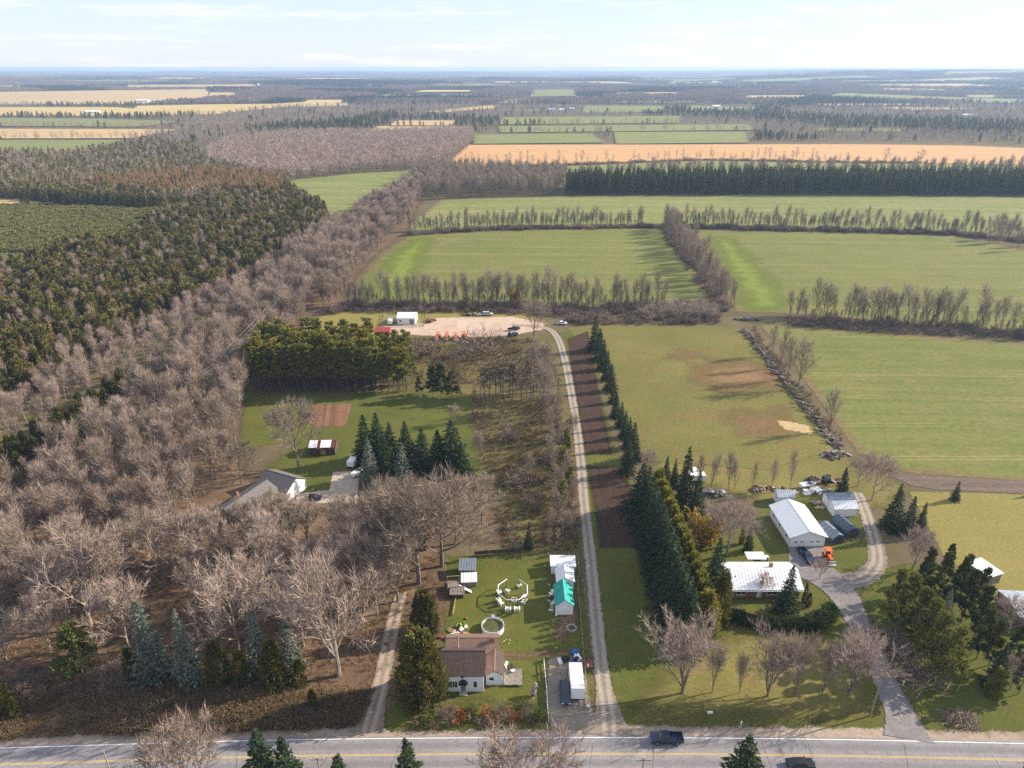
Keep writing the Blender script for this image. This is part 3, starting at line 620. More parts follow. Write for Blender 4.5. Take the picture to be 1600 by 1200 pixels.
WOOD = Kind('bare_tree', [bare(s, 18, .72, .55, (.2, .5), 15, 15, .06, .34, .30, .17, 1.9, .7, 2) for s in (1, 2, 3, 4, 5)], 18, 'pale_bark', 'twigs_rosy')     # slim forest trees
WOODG = WOOD.recolour('bare_tree', 'twigs_grey', 'bark')
BROAD = Kind('bare_tree', [bare(s, 16, .50, .45, (.45, .9), 10, 12, .06, .46, .2, .25, 1.35, .4) for s in (11, 12, 13, 14)], 16, 'pale_bark', 'twigs_rosy')   # spreading yard trees
GREYB = BROAD.recolour('bare_tree', 'twigs_grey', 'bark')
VASE = Kind('bare_tree', [bare(s, 14, .34, .75, (.22, .6), 11, 10, .055, .62, .12, .22, 1.4, .5) for s in (15, 16, 17)], 14, 'bark', 'twigs_rosy')   # steep forked row trees
HEDGE = Kind('hedgerow_tree', [bare(s, 17, .70, .7, (.22, .5), 14, 14, .06, .40, .13, .18, 1.8, .7, 2) for s in (21, 22, 23, 24, 25)], 17, 'bark', 'twigs_grey')
SPRUCE = Kind('spruce_tree', [spruce(s, 15, 3.7) for s in (31, 32, 33)], 15, 'dark_bark', 'spruce_needles')
BLUE = Kind('blue_spruce', [spruce(s, 15, 4.2, .75, .03, .032) for s in (34, 35)], 15, 'dark_bark', 'blue_needles')
CEDAR = Kind('cedar_tree', [cedar(s, 10, 2.1) for s in (41, 42, 43)], 10, 'dark_bark', 'cedar_leaves')
SWAMP = Kind('cedar_tree', [cedar(s, 11, 2.2, 70, 0, 26, .65, 1.3) for s in (44, 45, 46)], 11, 'dark_bark', 'swamp_leaves')
foliage('olive_leaves', (.07, .072, .018), (.185, .16, .04), .75, .25)
BIGC = Kind('cedar_tree', [cedar(47, 12, 3.3, 300, 0, 44, .36)], 12, 'dark_bark', 'olive_leaves')
foliage('young_needles', (.14, .15, .045), (.24, .22, .07), .75, .2)
YOUNG = Kind('young_conifer', [cedar(s, 2.4, .95, 14, 0, 14, .7, 1.2) for s in (48, 49)], 2.4, 'dark_bark', 'young_needles')
GCEDAR = CEDAR.recolour('cedar_tree', 'gold_cedar')
PINE = Kind('pine_tree', [pine(s, 14, 3.4, .16, 13, 120, 1.15) for s in (51, 52, 53)], 14, 'bark', 'pine_needles')
DPINE = PINE.recolour('pine_tree', 'dark_pine')
TALLP = Kind('pine_tree', [pine(s, 15, 2.4, .34, 11, 90, 1.1, .5, 26) for s in (54, 55, 56)], 15, 'dark_bark', 'yellow_pine')
TALLG = TALLP.recolour('pine_tree', 'pine_needles')
THIN = Kind('thin_pine', [pine(s, 12, 1.7, .3, 9, 26, .9, .5, 14) for s in (57, 58)], 12, 'bark', 'dead_needles')
PLANT = Kind('plantation_pine', [spruce(s, 18, 2.0, .6, .25, .05, 1.5) for s in (61, 62)], 18, 'dark_bark', 'plantation_needles')
LARCH = Kind('larch', [spruce(s, 14, 1.9, .8, .12, .045, .7, .25) for s in (63, 64)], 14, 'bark', 'larch_needles')
GREYC = LARCH.recolour('bare_conifer', 'dead_needles')
SHRUB = Kind('shrub', [bush(s, 2.2, 1.5, 420, .045) for s in (71, 72, 73)], 2.2, 'dark_bark', 'twigs_dark')
PSHRUB = SHRUB.recolour('shrub', 'twigs_grey')
WEED = Kind('weeds', [bush(s, 1.1, .8, 160, .04) for s in (74, 75, 76)], 1.1, 'dark_bark', 'weeds')
REDB = Kind('shrub', [bush(s, 1.6, 1.2, 420, .03, .2) for s in (77, 78)], 1.6, 'dark_bark', 'red_shrub')
GREENB = REDB.recolour('shrub', 'green_shrub')
GOLDB = Kind('shrub', [bush(s, 4, 2.4, 900, .03, .45) for s in (79, 80)], 4, 'bark', 'gold_leaves')
HEDGEB = Kind('hedge_bush', [cedar(s, 2.2, 1.3, 40, 0, 30, .35, .7) for s in (81, 82)], 2.2, 'dark_bark', 'hedge_leaves')
# coarse groves for the far woods: a few dozen rough crowns on one footing
def grove(seed, W=34, n=16, conifer=False):
    R = random.Random(seed); L = MB(); T = MB()
    for _ in range(n):
        x, y = R.uniform(-W / 2, W / 2), R.uniform(-W / 2, W / 2); h = R.uniform(10, 17); rr = R.uniform(2.5, 4.5) * (.7 if conifer else 1)
        L.tube([(x, y, -1), (x, y, h * .7)], [.25, .1], 3, False)
        for k in range(26):
            t_ = R.random(); a = R.uniform(0, 6.28); q = rr * ((1 - t_) if conifer else math.sin(math.pi * (.15 + .8 * t_))) * R.uniform(.4, 1)
            c = Vector((x + q * math.cos(a), y + q * math.sin(a), h * ((.15 + .85 * t_) if conifer else (.35 + .6 * t_)))); d = Vector((R.gauss(0, .5), R.gauss(0, .5), 1)).normalized(); l = R.uniform(1.2, 2.6); s_ = perp(d, R) * l * .42
            T.tri(c - s_, c + s_, c + d * l)
    return L, T
GROVE = Kind('grove', [grove(s) for s in (91, 92, 93)], 15, 'dark_bark', 'twigs_dark')
CGROVE = Kind('grove', [grove(s, conifer=True) for s in (94, 95)], 15, 'dark_bark', 'spruce_needles')
def lowtree(seed, conifer=False):
    R = random.Random(seed); L = MB(); T = MB(); L.tube([(0, 0, -.5), (0, 0, 9)], [.22, .08], 3, False)
    for k in range(5):
        a = R.uniform(0, 6.28); L.bar((0, 0, R.uniform(4, 7)), (2.2 * math.cos(a), 2.2 * math.sin(a), R.uniform(9, 13)), .06, 3)
    for k in range(150):
        t_ = R.random(); a = R.uniform(0, 6.28); q = 3.0 * (1.1 * (1 - t_) ** .7 if conifer else math.sin(math.pi * (.12 + .8 * t_))) * R.random() ** .5
        c = Vector((q * math.cos(a), q * math.sin(a), 15 * ((.1 + .9 * t_) if conifer else (.3 + .62 * t_)))); d = Vector((c.x * .12 + R.gauss(0, .3), c.y * .12 + R.gauss(0, .3), .8)).normalized(); l = R.uniform(.9, 1.7); s_ = perp(d, R) * l * (.4 if conifer else .10)
        T.tri(c - s_, c + s_, c + d * l)
    return L, T
LOWB = Kind('bare_tree', [lowtree(s) for s in (101, 102, 103)], 15, 'bark', 'twigs_grey')
LOWR = LOWB.recolour('bare_tree', 'twigs_rosy')
LOWC = Kind('conifer', [lowtree(s, True) for s in (104, 105)], 15, 'dark_bark', 'spruce_needles')
LOWO = LOWC.recolour('conifer', 'swamp_leaves')
# ------------------------------------------------------------------ trees placed one by one: (foot x, foot y, top row) in the photo
def tree(K, x, y, ty, label, group=None, name=None, wide=1.0, cat='tree', var=None):
    p = P(x, y); return plant(K, p, max(1.0, HT(p.y, ty)), label, group, name, cat, wide, var)
def trees(K, rows, group, labels=None, fmt=None, **kw):
    if fmt: rows = sorted(rows, key=lambda q: q[1] if 'far end' in fmt else q[0])
    for i, r in enumerate(rows):
        tree(K, *r[:3], labels[i] if labels else fmt % ordn(i), group, wide=r[3] if len(r) > 3 else 1.0, **kw)
# front woodland, big spreading trees seen singly
trees(BROAD, [(80, 1020, 925), (110, 984, 868), (142, 978, 806), (202, 1016, 900), (277, 911, 786, 1.15), (330, 905, 800), (373, 1018, 872, 1.1), (420, 905, 785), (436, 962, 868), (500, 955, 838), (530, 1056, 850, .9), (560, 930, 800), (25, 975, 880, .8), (60, 950, 850, .8), (175, 940, 830, .8), (250, 880, 790, .8), (310, 960, 870, .7), (395, 955, 855, .7), (475, 1010, 910, .8), (590, 960, 865, .8), (10, 1030, 950, .9), (400, 880, 800, .8)],
      'spreading bare trees at the front of the woodland', fmt='spreading leafless tree, %s from left among big trees behind the roadside spruces')
trees(GREYB, [(378, 757, 684), (467, 731, 614, .9)], 'bare trees in the yard of the grey-roofed house', ['round-crowned bare tree on brown leaves left of the grey-roofed house', 'tall bare tree with pale forked trunk beside the patched-roof shed'])
trees(GREYB, [(570, 872, 765), (600, 850, 742), (612, 905, 800), (640, 832, 736), (655, 912, 742, 1.1), (690, 885, 735, 1.1), (712, 850, 745), (753, 818, 738, 1.15), (622, 940, 820, .9), (540, 845, 770), (480, 850, 778), (445, 862, 785), (412, 868, 778), (438, 858, 764), (390, 868, 772), (362, 872, 780), (462, 850, 770), (580, 905, 810), (665, 860, 760), (630, 870, 765)],
      'bare trees between the two left houses', fmt='dense leafless tree, %s from left in clump between grey-roofed house and playset')
# row before the bungalow
RW = [(1066, 1083, 962, .95), (1113, 1082, 1000, .5), (1155, 1083, 1015, .5), (1199, 1088, 980, .85), (1242, 1085, 988, .65), (1284, 1086, 998, .55), (1325, 1087, 985, 1.05)]
trees(VASE, RW, 'bare roadside trees before the bungalow', fmt='rosy leafless tree, %s from left in the row along bungalow lawn')
trees(BROAD, [(1135, 868, 775, 1.1), (1085, 850, 805, .8), (1190, 930, 893, .9), (1425, 890, 822, 1.0), (1362, 782, 700, .9), (1340, 760, 712, .9), (1280, 905, 872, 1.0), (1010, 745, 697, .8), (1575, 990, 930, 1.0), (1578, 1078, 1020, .7)],
      'bare trees about the bungalow grounds', ['large rosy bare tree between the yellow shrub and the workshop lawn', 'low reddish bare tree beside the gold cedar row', 'small bare tree in front of the white metal bungalow roof',
      'pinkish bare tree at the bend of the gravel lane', 'tall slim bare tree beside the gravel lane behind the sheds', 'greyish bare tree behind the dark spruce by the sheds', 'small thin bare tree on the drive corner beside bungalow',
      'small grey bare tree at the far end of the dark spruce row', 'grey bare tree beside the dark shed at right frame edge', 'thin bare sapling low at the right frame edge'])
trees(HEDGE, [(1068, 760, 700, .6), (1090, 763, 700, .6), (1110, 766, 697, .7), (1138, 766, 700, .8), (1148, 765, 712, .6), (1175, 764, 715, .5), (1205, 764, 712, .6), (1234, 764, 695, .6)], 'slim bare trees behind the bungalow', fmt='slim leafless tree, %s from left in the row between meadow and bungalow')
trees(HEDGE, [(1205, 555, 500, .8), (1218, 575, 508, .8), (1230, 592, 520, 1.0), (1246, 608, 522, 1.3), (1296, 672, 598, .9)], 'bare trees along the rubble windrow', fmt='bare tree, %s from far end beside the rubble windrow')
# foreground, rooted below the frame
trees(BROAD, [(312, 1275, 1118, .9), (822, 1290, 1138, 1.1)], 'bare trees in the foreground', ['bare tree in front of the road near the left frame corner', 'wide twiggy bare tree in front of the road below the white farmhouse'])
trees(SPRUCE, [(424, 1270, 1140, 1.2), (462, 1280, 1152, 1.2), (541, 1290, 1178, 1.2), (645, 1290, 1157, 1.25), (1148, 1280, 1148, 1.25)], 'spruces in the foreground',
      ['green spruce top, left of the touching pair before the road', 'green spruce top, right of the touching pair before the road', 'lowest spruce tip showing at the bottom frame edge', 'lone spruce top before the road below the white farmhouse', 'spruce top before the road at lower right, near dark car'])
# blue spruces and dark conifers along the left roadside
trees(BLUE, [(245, 1068, 938, .78), (300, 1068, 952, .62), (409, 1058, 952, .7), (456, 1048, 950, .68)], 'blue spruces along the left roadside', fmt='tall blue-grey spruce, %s from left behind the roadside weeds')
trees(DPINE, [(130, 1055, 978, 1.35)], None, ['bushy dark green pine left of the blue spruce row'])
trees(CEDAR, [(212, 1066, 1010), (345, 1068, 1000, 1.2), (380, 1070, 1015), (432, 1078, 998), (470, 1072, 1030), (5, 1118, 1055, 1.1), (30, 1126, 1090), (490, 1108, 1076, .9)], 'small dark cedars at the left roadside', fmt='small dark cedar, %s from left among the left roadside spruces', name='small_cedar')
trees(BIGC, [(660, 1092, 982, .95), (664, 990, 922, .9)], 'olive cedars by the white farmhouse', ['huge olive cedar left of the white farmhouse', 'rounded olive cedar beside the dirt lane behind the huge cedar'])
trees(SPRUCE, [(826, 858, 815, .8)], None, ['narrow dark spruce behind the lawn fence'])
trees(THIN, [(802, 862, 818), (858, 858, 825)], 'pale small trees behind the lawn fence', ['pale grey small conifer left of the narrow dark spruce', 'yellowish small conifer right of the narrow dark spruce'])
# spruce clump on the rear lawn
trees(SPRUCE, [(573, 722, 648, 1.2), (592, 716, 645, 1.3), (612, 726, 660, 1.3), (636, 722, 658, 1.3), (661, 734, 668, 1.3), (686, 745, 672, 1.4), (707, 742, 655, 1.5), (648, 752, 690, 1.3), (604, 745, 680, 1.2), (722, 748, 690, 1.2)], 'dark spruces on the rear lawn', fmt='dark spruce, %s from left in the clump behind grey-roofed house')
trees(BLUE, [(580, 757, 684, .85), (631, 759, 690, .85)], 'pale spruces at the front of the clump', ['pale blue spruce at left front of the dark spruce clump', 'pale blue spruce at right front of the dark spruce clump'])
# spruces along the gravel drive
trees(SPRUCE, [(929, 548, 492, 1.0), (936, 563, 512), (942, 578, 530), (948, 594, 548), (954, 611, 567), (958, 630, 595), (962, 652, 612), (970, 668, 628), (976, 684, 642), (982, 700, 652), (988, 720, 660), (980, 740, 682)], 'spruces beside the gravel drive', fmt='dark spruce, %s from far end of the line beside gravel drive')
trees(SPRUCE, [(1000 + 5.4 * (k // 2) + 9 * (k % 2), 800 + 17 * (k // 2) + 6 * (k % 2), 722 + 15.6 * (k // 2) + 7 * (k % 2), 1.25) for k in range(26)], 'tall spruces of the dark windbreak', fmt='tall dark spruce, %s from far end of the windbreak beside grass')
trees(GCEDAR, [(1026 + 5.6 * k, 790 + 15.5 * k, 732 + 14.5 * k, 1.3) for k in range(14)], 'golden cedars of the windbreak', fmt='golden green cedar, %s from far end of the row behind windbreak')
trees(SPRUCE, [(1068, 790, 696, .75), (1086, 810, 736, .9), (1040, 750, 712, .8), (1052, 762, 716, .7), (1112, 940, 840, 1.0), (1168, 862, 820, .8), (1226, 958, 884, 1.0), (1312, 782, 730, 1.0), (1392, 826, 756, 1.0), (1415, 836, 775, 1.0), (1436, 830, 785, .9), (1491, 782, 752, 1.0), (1550, 1076, 1005, .9), (1605, 776, 762, 1)], 'spruces about the bungalow grounds',
      ['tallest dark spruce behind the gold cedars', 'green spruce with sunlit side between gold cedars and rosy tree', 'left of two small dark spruces behind the gold cedars', 'right of two small dark spruces behind the gold cedars', 'broad dark spruce at left end of the bungalow',
       'small spruce on the lawn left of the workshop', 'grey-green spruce in front of the bungalow right end', 'dark spruce behind the twin white sheds', 'left dark spruce of three beside the gravel lane', 'middle dark spruce of three beside the gravel lane', 'right dark spruce of three beside the gravel lane',
       'small lone spruce on the yellow lawn below ploughed strip', 'green spruce low at right among saplings', 'spruce at right frame edge on the yellow lawn'])
trees(CEDAR, [(1122, 972, 890, .9), (1256, 942, 910, .55), (1158, 850, 815, .5), (1262, 948, 925, .8)], 'cedars about the bungalow', ['olive cedar in front of the broad dark spruce', 'slim clipped dark cedar at the bungalow corner', 'narrow columnar cedar right of the rosy bare tree', 'low round cedar beside the clipped one'])
trees(GOLDB, [(1098, 852, 800, 1.1), (803, 472, 446, .9)], 'yellow-leaved shrubs', ['yellow-orange leafy shrub beside the gold cedar row', 'yellow-brown leafy tree in the hedgerow behind gravel yard'], cat='shrub', name='yellow_shrub')
# pine grove right of the asphalt drive
for i, r in enumerate([(1390, 975, 893), (1406, 992, 900), (1422, 1012, 920), (1438, 1032, 940), (1456, 1052, 960), (1474, 1070, 982)]):
    tree(PINE, *r, 'sunlit yellow-green pine, %s from far end along asphalt drive' % ordn(i), 'sunlit pines right of the asphalt drive', wide=.78)
trees(DPINE, [(1440, 930, 858, .66), (1462, 945, 866, .66), (1486, 955, 874, .66), (1500, 975, 895, .66), (1520, 1000, 920, .66), (1475, 900, 850, .66), (1500, 925, 868, .66), (1525, 1030, 955, .66), (1545, 1040, 972, .66), (1572, 1050, 980, .66), (1590, 1085, 1015, .66), (1520, 960, 890, .66)], 'dark pines of the right-hand grove', fmt='dark green pine, %s from left in the grove at right')
trees(BLUE, [(1466, 992, 920, .7)], None, ['blue-green spruce inside the right-hand pine grove'])
trees(GCEDAR, [(1550, 1088, 1042, 1.0), (1345, 930, 925, .6)], 'small golden conifers at right', ['small bright yellow-green conifer low in the right-hand grove', 'tiny golden conifer beside the asphalt drive'])
# pine plantation block behind the rear lawn
rp = random.Random(8); n = 0
for j, (yy, x0, x1, st) in enumerate([(612, 402, 640, 13), (603, 405, 640, 14), (594, 410, 640, 15), (585, 415, 642, 16), (577, 425, 640, 19)]):
    x = x0; n = 0
    while x < x1:
        p = P(x + rp.uniform(-3, 3), yy + rp.uniform(-2, 2)); h = rp.uniform(16.5, 20.5) * (1 if x < 590 else .85)
        plant(TALLP if rp.random() < .45 else TALLG, p, h, 'tall pine with bare trunk, %s from left in %s row of pine block' % (ordn(n), ('front', 'second', 'third', 'fourth', 'rear')[j]), 'pine block behind the rear lawn'); x += st; n += 1
trees(DPINE, [(655, 616, 590, 1.0), (676, 620, 572, 1.0), (690, 620, 570, 1.15), (706, 622, 580, 1.1)], 'bushy pines right of the pine block', fmt='bushy dark green pine, %s from left beside the tall pine block')
trees(TALLG, [(630, 590, 545), (645, 600, 552), (625, 612, 560)], 'yellowish pines at the end of the pine block', fmt='yellow-green pine, %s from left at right end of pine block')
trees(GREYC, [(742, 632, 592, .9), (752, 636, 598, .8), (722, 556, 530, .9), (718, 590, 555, .8)], 'thin conifers in the rough meadow', ['thin brown conifer right of the bushy pines', 'second thin brown conifer right of the bushy pines', 'pale thin conifer just below the orange machines', 'pale conifer left above the bushy pines'], name='thin_conifer')
k = 0
for x in range(752, 862, 7):
    p = P(x + rp.uniform(-2, 2), 622 + rp.uniform(-8, 6)); plant(THIN, p, rp.uniform(12, 15), 'thin leggy pine, %s from left in the row left of gravel drive' % ordn(k), 'leggy pines in the rough meadow', wide=1.1); k += 1
trees(GREYB, [(834, 528, 462, .95), (838, 612, 520, .75), (848, 640, 560, .6), (712, 662, 628, 1.0), (895, 690, 640, .4), (748, 720, 668, .4), (830, 745, 705, .6)], 'bare trees about the rough meadow',
      ['big rounded bare tree where the gravel drive meets the yard', 'tall slim bare tree left of the gravel drive', 'slim bare tree right of the leggy pine row', 'small round bare tree at the edge of the rear lawn', 'bare sapling beside the gravel drive', 'reddish bare sapling in the rough meadow', 'bare bush-like tree in the rough meadow'])
for i, (x, y, ty) in enumerate([(872, 630, 590), (866, 660, 620), (870, 690, 640), (884, 718, 672), (878, 745, 700), (888, 772, 730), (880, 800, 752)]):
    tree(TALLG if i > 2 else THIN, x, y, ty, 'thin green sapling tree, %s from far end on left side of gravel drive' % ordn(i), 'sapling trees left of the gravel drive', wide=.9)
for i, (x, y, ty) in enumerate([(862, 575, 530), (868, 600, 560), (852, 650, 600), (860, 682, 630), (872, 708, 660), (858, 730, 680), (886, 752, 705), (868, 775, 722), (892, 790, 745), (876, 815, 765), (862, 835, 790), (890, 838, 790)]):
    tree(HEDGE, x, y, ty, 'slender bare tree, %s from far end of the brushy strip left of drive' % ordn(i), 'slender trees left of the gravel drive', 'bare_tree', .9)
rl = np.random.RandomState(17); scatter('lane_saplings', 'thin leggy young trees in the belt left of gravel drive', THIN, [(a, b, 0, rl.uniform(5, 10), 1.1) for a, b in fill([(848, 560), (872, 560), (890, 650), (902, 860), (868, 860), (855, 700)], 4.5, 18)])
# hedgerow trees
def row(K, px, step, h, label, group, seed, wide=1.0, lat=1.0):
    R = random.Random(seed); pts = along(px, step, seed, 1.0, lat); pts = pts[np.argsort([proj(*q)[0] for q in pts])]
    for i, q in enumerate(pts): plant(K, q, R.uniform(*h), label % ordn(i), group, wide=wide * R.uniform(.8, 1.15))
    return len(pts)
nrow = row(HEDGE, [(545, 476), (640, 478), (760, 478), (905, 480), (1000, 480), (1040, 484)], 2.7, (11, 20.5), 'leafless tree, %s from left in the hedgerow behind gravel yard', 'hedgerow behind the gravel yard', 3, .8, 1.2)
trees(HEDGE, [(857, 478, 408, 1.2), (762, 474, 415, 1.2)], 'big hedgerow trees behind the gravel yard', ['largest dark forked bare tree in the hedgerow by the gravel drive', 'stout dark bare tree behind the middle of the gravel yard'])
nrow += row(HEDGE, [(1232, 492), (1300, 497), (1400, 505), (1500, 510), (1600, 518), (1680, 525)], 3.0, (11, 21), 'leafless tree, %s from left in the hedgerow above right wheat field', 'hedgerow above the right wheat field', 4, 1.0, 1.6)
nrow += row(HEDGE, [(1042, 352), (1062, 380), (1088, 415), (1112, 450), (1140, 482)], 2.6, (11, 20), 'leafless tree, %s from left in the dense line dividing two green fields', 'tree line dividing the two green fields', 6, .85, 2.6)
nrow += row(HEDGE, [(640, 362), (720, 358), (850, 355), (1005, 353)], 3.6, (11, 18), 'leafless tree, %s from left in the far hedgerow behind centre field', 'far hedgerow behind the centre field', 7, .8, 1.2)
nrow += row(HEDGE, [(1045, 353), (1200, 357), (1350, 360), (1500, 364), (1600, 370)], 3.9, (11, 20), 'leafless tree, %s from left in the far hedgerow behind right field', 'far hedgerow behind the right field', 9, .85, 1.4)
for i, (x, y) in enumerate([(1545, 374), (1560, 380), (1575, 378), (1590, 392), (1604, 384), (1570, 370)]): plant(HEDGE, P(x, y), 19 - i * .7, 'leafless tree, %s in the clump at right end of far hedgerow' % ordn(i), 'tree clump at the end of the far hedgerow', wide=1.1)
# undergrowth
rh = np.random.RandomState(13)
for px_, st_, lb_, h_ in (([(545, 477), (760, 477), (1040, 483)], 1.5, 'leafless saplings between the hedgerow trees behind the gravel yard', (4, 10)), ([(1232, 493), (1400, 506), (1680, 526)], 1.7, 'leafless saplings in the hedgerow above the right wheat field', (4, 10)), ([(640, 362), (850, 355), (1005, 353)], 1.9, 'leafless saplings in the far hedgerow behind the centre field', (5, 13)), ([(1045, 353), (1350, 360), (1600, 370)], 2.1, 'leafless saplings in the far hedgerow behind the right field', (5, 13))):
    scatter('hedgerow_saplings', lb_, HEDGE, [(a, b, 0, rh.uniform(*h_), .75) for a, b in along(px_, st_, 14, 1, 1.3)])
def under(name, label, K, px, step, h, seed, lat=2.0, wide=1.3, area=None):
    pts = fill(px, step, seed) if area else along(px, step, seed, 1, lat); R = np.random.RandomState(seed)
    f_ = [.55 + .75 * min(1, max(0, mnoise.noise((a / 9, b / 9, 2.2)) + .5)) for a, b in pts]
    return scatter(name, label, K, [(a, b, 0.02, R.uniform(*h) * q_, wide) for (a, b), q_ in zip(pts, f_) if q_ > .62 or R.rand() < .5])
under('hedgerow_thicket', 'dark leafless thicket under the hedgerow behind the gravel yard', SHRUB, [(480, 494), (545, 472), (700, 474), (860, 474), (1040, 476), (1120, 478), (1125, 505), (1080, 508), (900, 508), (850, 494), (700, 489), (540, 490)], 2.5, (1.3, 3.3), 1, area=1)
under('hedgerow_thicket', 'dark leafless thicket under the hedgerow above the right wheat field', SHRUB, [(1225, 496), (1400, 503), (1700, 524), (1700, 540), (1560, 528), (1400, 522), (1230, 510)], 2.5, (1.3, 3.3), 2, area=1)
under('hedgerow_thicket', 'dark strip of brush under the far hedgerow behind the centre field', SHRUB, [(635, 368), (720, 361), (850, 357), (1020, 355)], .8, (2, 4), 3, 2.2, 1.6)
under('hedgerow_thicket', 'dark strip of brush under the far hedgerow behind the right field', SHRUB, [(1042, 355), (1200, 359), (1350, 362), (1500, 367), (1620, 380)], .8, (2, 4), 4, 2.2, 1.6)
under('hedgerow_thicket', 'brush at the foot of the dense tree line between green fields', SHRUB, [(1035, 352), (1058, 385), (1084, 418), (1110, 455), (1135, 488)], .7, (1.5, 3), 5, 2.4, 1.5)
under('pale_brush', 'pale grey brush right of the spruce tip in the hedgerow', PSHRUB, [(990, 480), (1110, 480), (1125, 500), (1000, 502)], 2.6, (3, 5.5), 6, area=1)
under('roadside_weeds', 'tall dry brown weeds along the left roadside', WEED, [(-150, 1152), (-150, 1060), (40, 1060), (200, 1072), (380, 1085), (540, 1085), (585, 1075), (565, 1125), (540, 1138), (300, 1145), (0, 1155)], .62, (.9, 1.9), 7, area=1)
under('brown_bramble', 'dark bramble at the woodland edge behind the roadside weeds', SHRUB, [(-100, 1105), (-100, 1030), (60, 1040), (200, 1050), (230, 1085), (100, 1095)], 1.4, (1.4, 2.6), 8, area=1)
under('meadow_weeds', 'patches of dry weeds in the rough meadow', WEED, [(735, 640), (865, 625), (895, 700), (905, 860), (800, 862), (770, 790)], 1.5, (.6, 1.6), 9, area=1)
under('meadow_weeds', 'dry weeds below the gravel yard machines', WEED, [(600, 528), (690, 530), (830, 530), (860, 545), (860, 600), (660, 600)], 2.0, (.7, 2), 10, area=1)
under('drive_brush', 'brush and weeds left of the gravel drive', PSHRUB, [(850, 620), (878, 620), (892, 700), (905, 850), (870, 850), (855, 740)], 2.3, (1, 2.8), 11, area=1)
under('woodland_brush', 'low brown brush on the woodland floor', WEED, [(-150, 1040), (0, 860), (260, 800), (400, 860), (620, 870), (690, 870), (680, 980), (560, 1060), (300, 1060), (100, 1040)], 3.2, (.5, 1.5), 12, area=1)
trees(SHRUB, [(662, 556, 530, 2.0), (748, 552, 522, 2.2), (640, 545, 534, 2.0), (700, 562, 548, 1.5), (820, 765, 735, 1.8), (838, 790, 770, 1.8), (800, 690, 665, 1.4), (1040, 905, 885, 1.5)], 'dark bushes', ['dark bush left below the orange machines', 'big dark round bush below the orange machines', 'low dark bush right of the pine block', 'small dark bush between the two below the machines', 'large dark bush low in the rough meadow', 'dark bush near the gravel drive low in rough meadow', 'dark bush high in the rough meadow', 'dark bush at foot of the windbreak'], cat='shrub')
for i, (x, y, ty, K) in enumerate(sorted([(668, 1126, 1112, GREENB), (690, 1124, 1110, SHRUB), (717, 1126, 1112, REDB), (740, 1124, 1110, GREENB), (768, 1126, 1111, REDB), (790, 1124, 1109, SHRUB), (803, 1122, 1108, REDB), (822, 1124, 1110, SHRUB), (842, 1126, 1112, GREENB), (655, 1132, 1119, WEED), (755, 1132, 1118, SHRUB), (832, 1134, 1120, WEED), (705, 1134, 1120, SHRUB), (700, 1114, 1100, SHRUB), (730, 1112, 1100, GREENB), (782, 1114, 1101, SHRUB), (812, 1112, 1100, GREENB), (680, 1136, 1124, WEED), (775, 1136, 1124, WEED)], key=lambda q: q[0])):
    tree(K, x, y, ty, ('%s shrub, ' % {GREENB: 'olive green', REDB: 'rust red', WEED: 'dry tan', SHRUB: 'dark twiggy'}[K] + '%s from left in flower border between farmhouse and road' % ordn(i)), 'border shrubs before the farmhouse', wide=1.3, cat='shrub', name='border_shrub')
for i, (x, y) in enumerate([(1380, 1000), (1398, 1025), (1412, 1045), (1428, 1062)]): tree(SHRUB, x, y, y - 24, 'brown bare bush, %s from far end under the sunlit pines' % ordn(i), 'bushes under the sunlit pines', wide=2.2, cat='shrub')

def tuft(seed):
    R = random.Random(seed); L = MB(); T = MB(); L.tube([(0, 0, -.05), (0, 0, .02)], [.02, .01], 3)
    for _ in range(26):
        d = Vector((R.gauss(0, .6), R.gauss(0, .6), 1)).normalized(); c = Vector((R.gauss(0, .28), R.gauss(0, .28), 0)); q = perp(d, R) * .06; T.tri(c - q, c + q, c + d * R.uniform(.12, .3))
    return L, T
foliage('grass_blades', (.055, .065, .014), (.16, .14, .035), .85, .3); foliage('leaf_blades', (.13, .075, .04), (.30, .19, .11), .85, .2)
TUFT = Kind('grass', [tuft(s) for s in (111, 112, 113)], .3, 'dark_bark', 'grass_blades'); LEAF = TUFT.recolour('grass', 'leaf_blades')
for nm, lb, px, sp, KK in (('leaf_litter', 'fallen leaves and dead stalks on the woodland floor', [(-100, 1040), (0, 900), (260, 800), (380, 850), (690, 870), (680, 1000), (560, 1080), (200, 1060)], 1.2, LEAF),):
    gp = fill(px, sp, 90); rg = np.random.RandomState(5); scatter(nm, lb, KK, [(a, b, .06, rg.uniform(.15, .45), 1.3) for a, b in gp if mnoise.noise((a / 6, b / 6, 4.4)) > -.25 + .3 * (rg.rand() - .5)])

# ------------------------------------------------------------------ woods: the nearest trees one by one, the rest as a mass
GAPS = [PA(q) for q in ([(395, 560), (560, 610), (560, 700), (470, 770), (360, 830), (330, 780), (385, 700)], [(215, 870), (330, 830), (300, 900), (230, 930)], [(340, 770), (400, 720), (470, 760), (420, 830), (350, 840)])]
def woods(K, px, spacing, h, single, label, group, mass_name, mass_label, seed, wide=1.0):
    pts = fill(px, spacing, seed); R = np.random.RandomState(seed)
    for g_ in GAPS: pts = pts[sdist(pts, g_) < 0]
    hs = R.uniform(*h, len(pts)); inside = np.array([-40 < proj(*q)[0] < 1640 and proj(*q)[1] < 1230 for q in pts])
    size = np.array([hh / depth(*q) for hh, q in zip(hs, pts)]) * np.where(inside, 1, 0)
    o = np.argsort(-size)
    for i in o[:single]: plant(K, pts[i], hs[i], label, group, wide=wide * R.uniform(.85, 1.15))
    rest = o[single:]; scatter(mass_name, mass_label, K, [(pts[i][0], pts[i][1], .02, hs[i], wide) for i in rest])
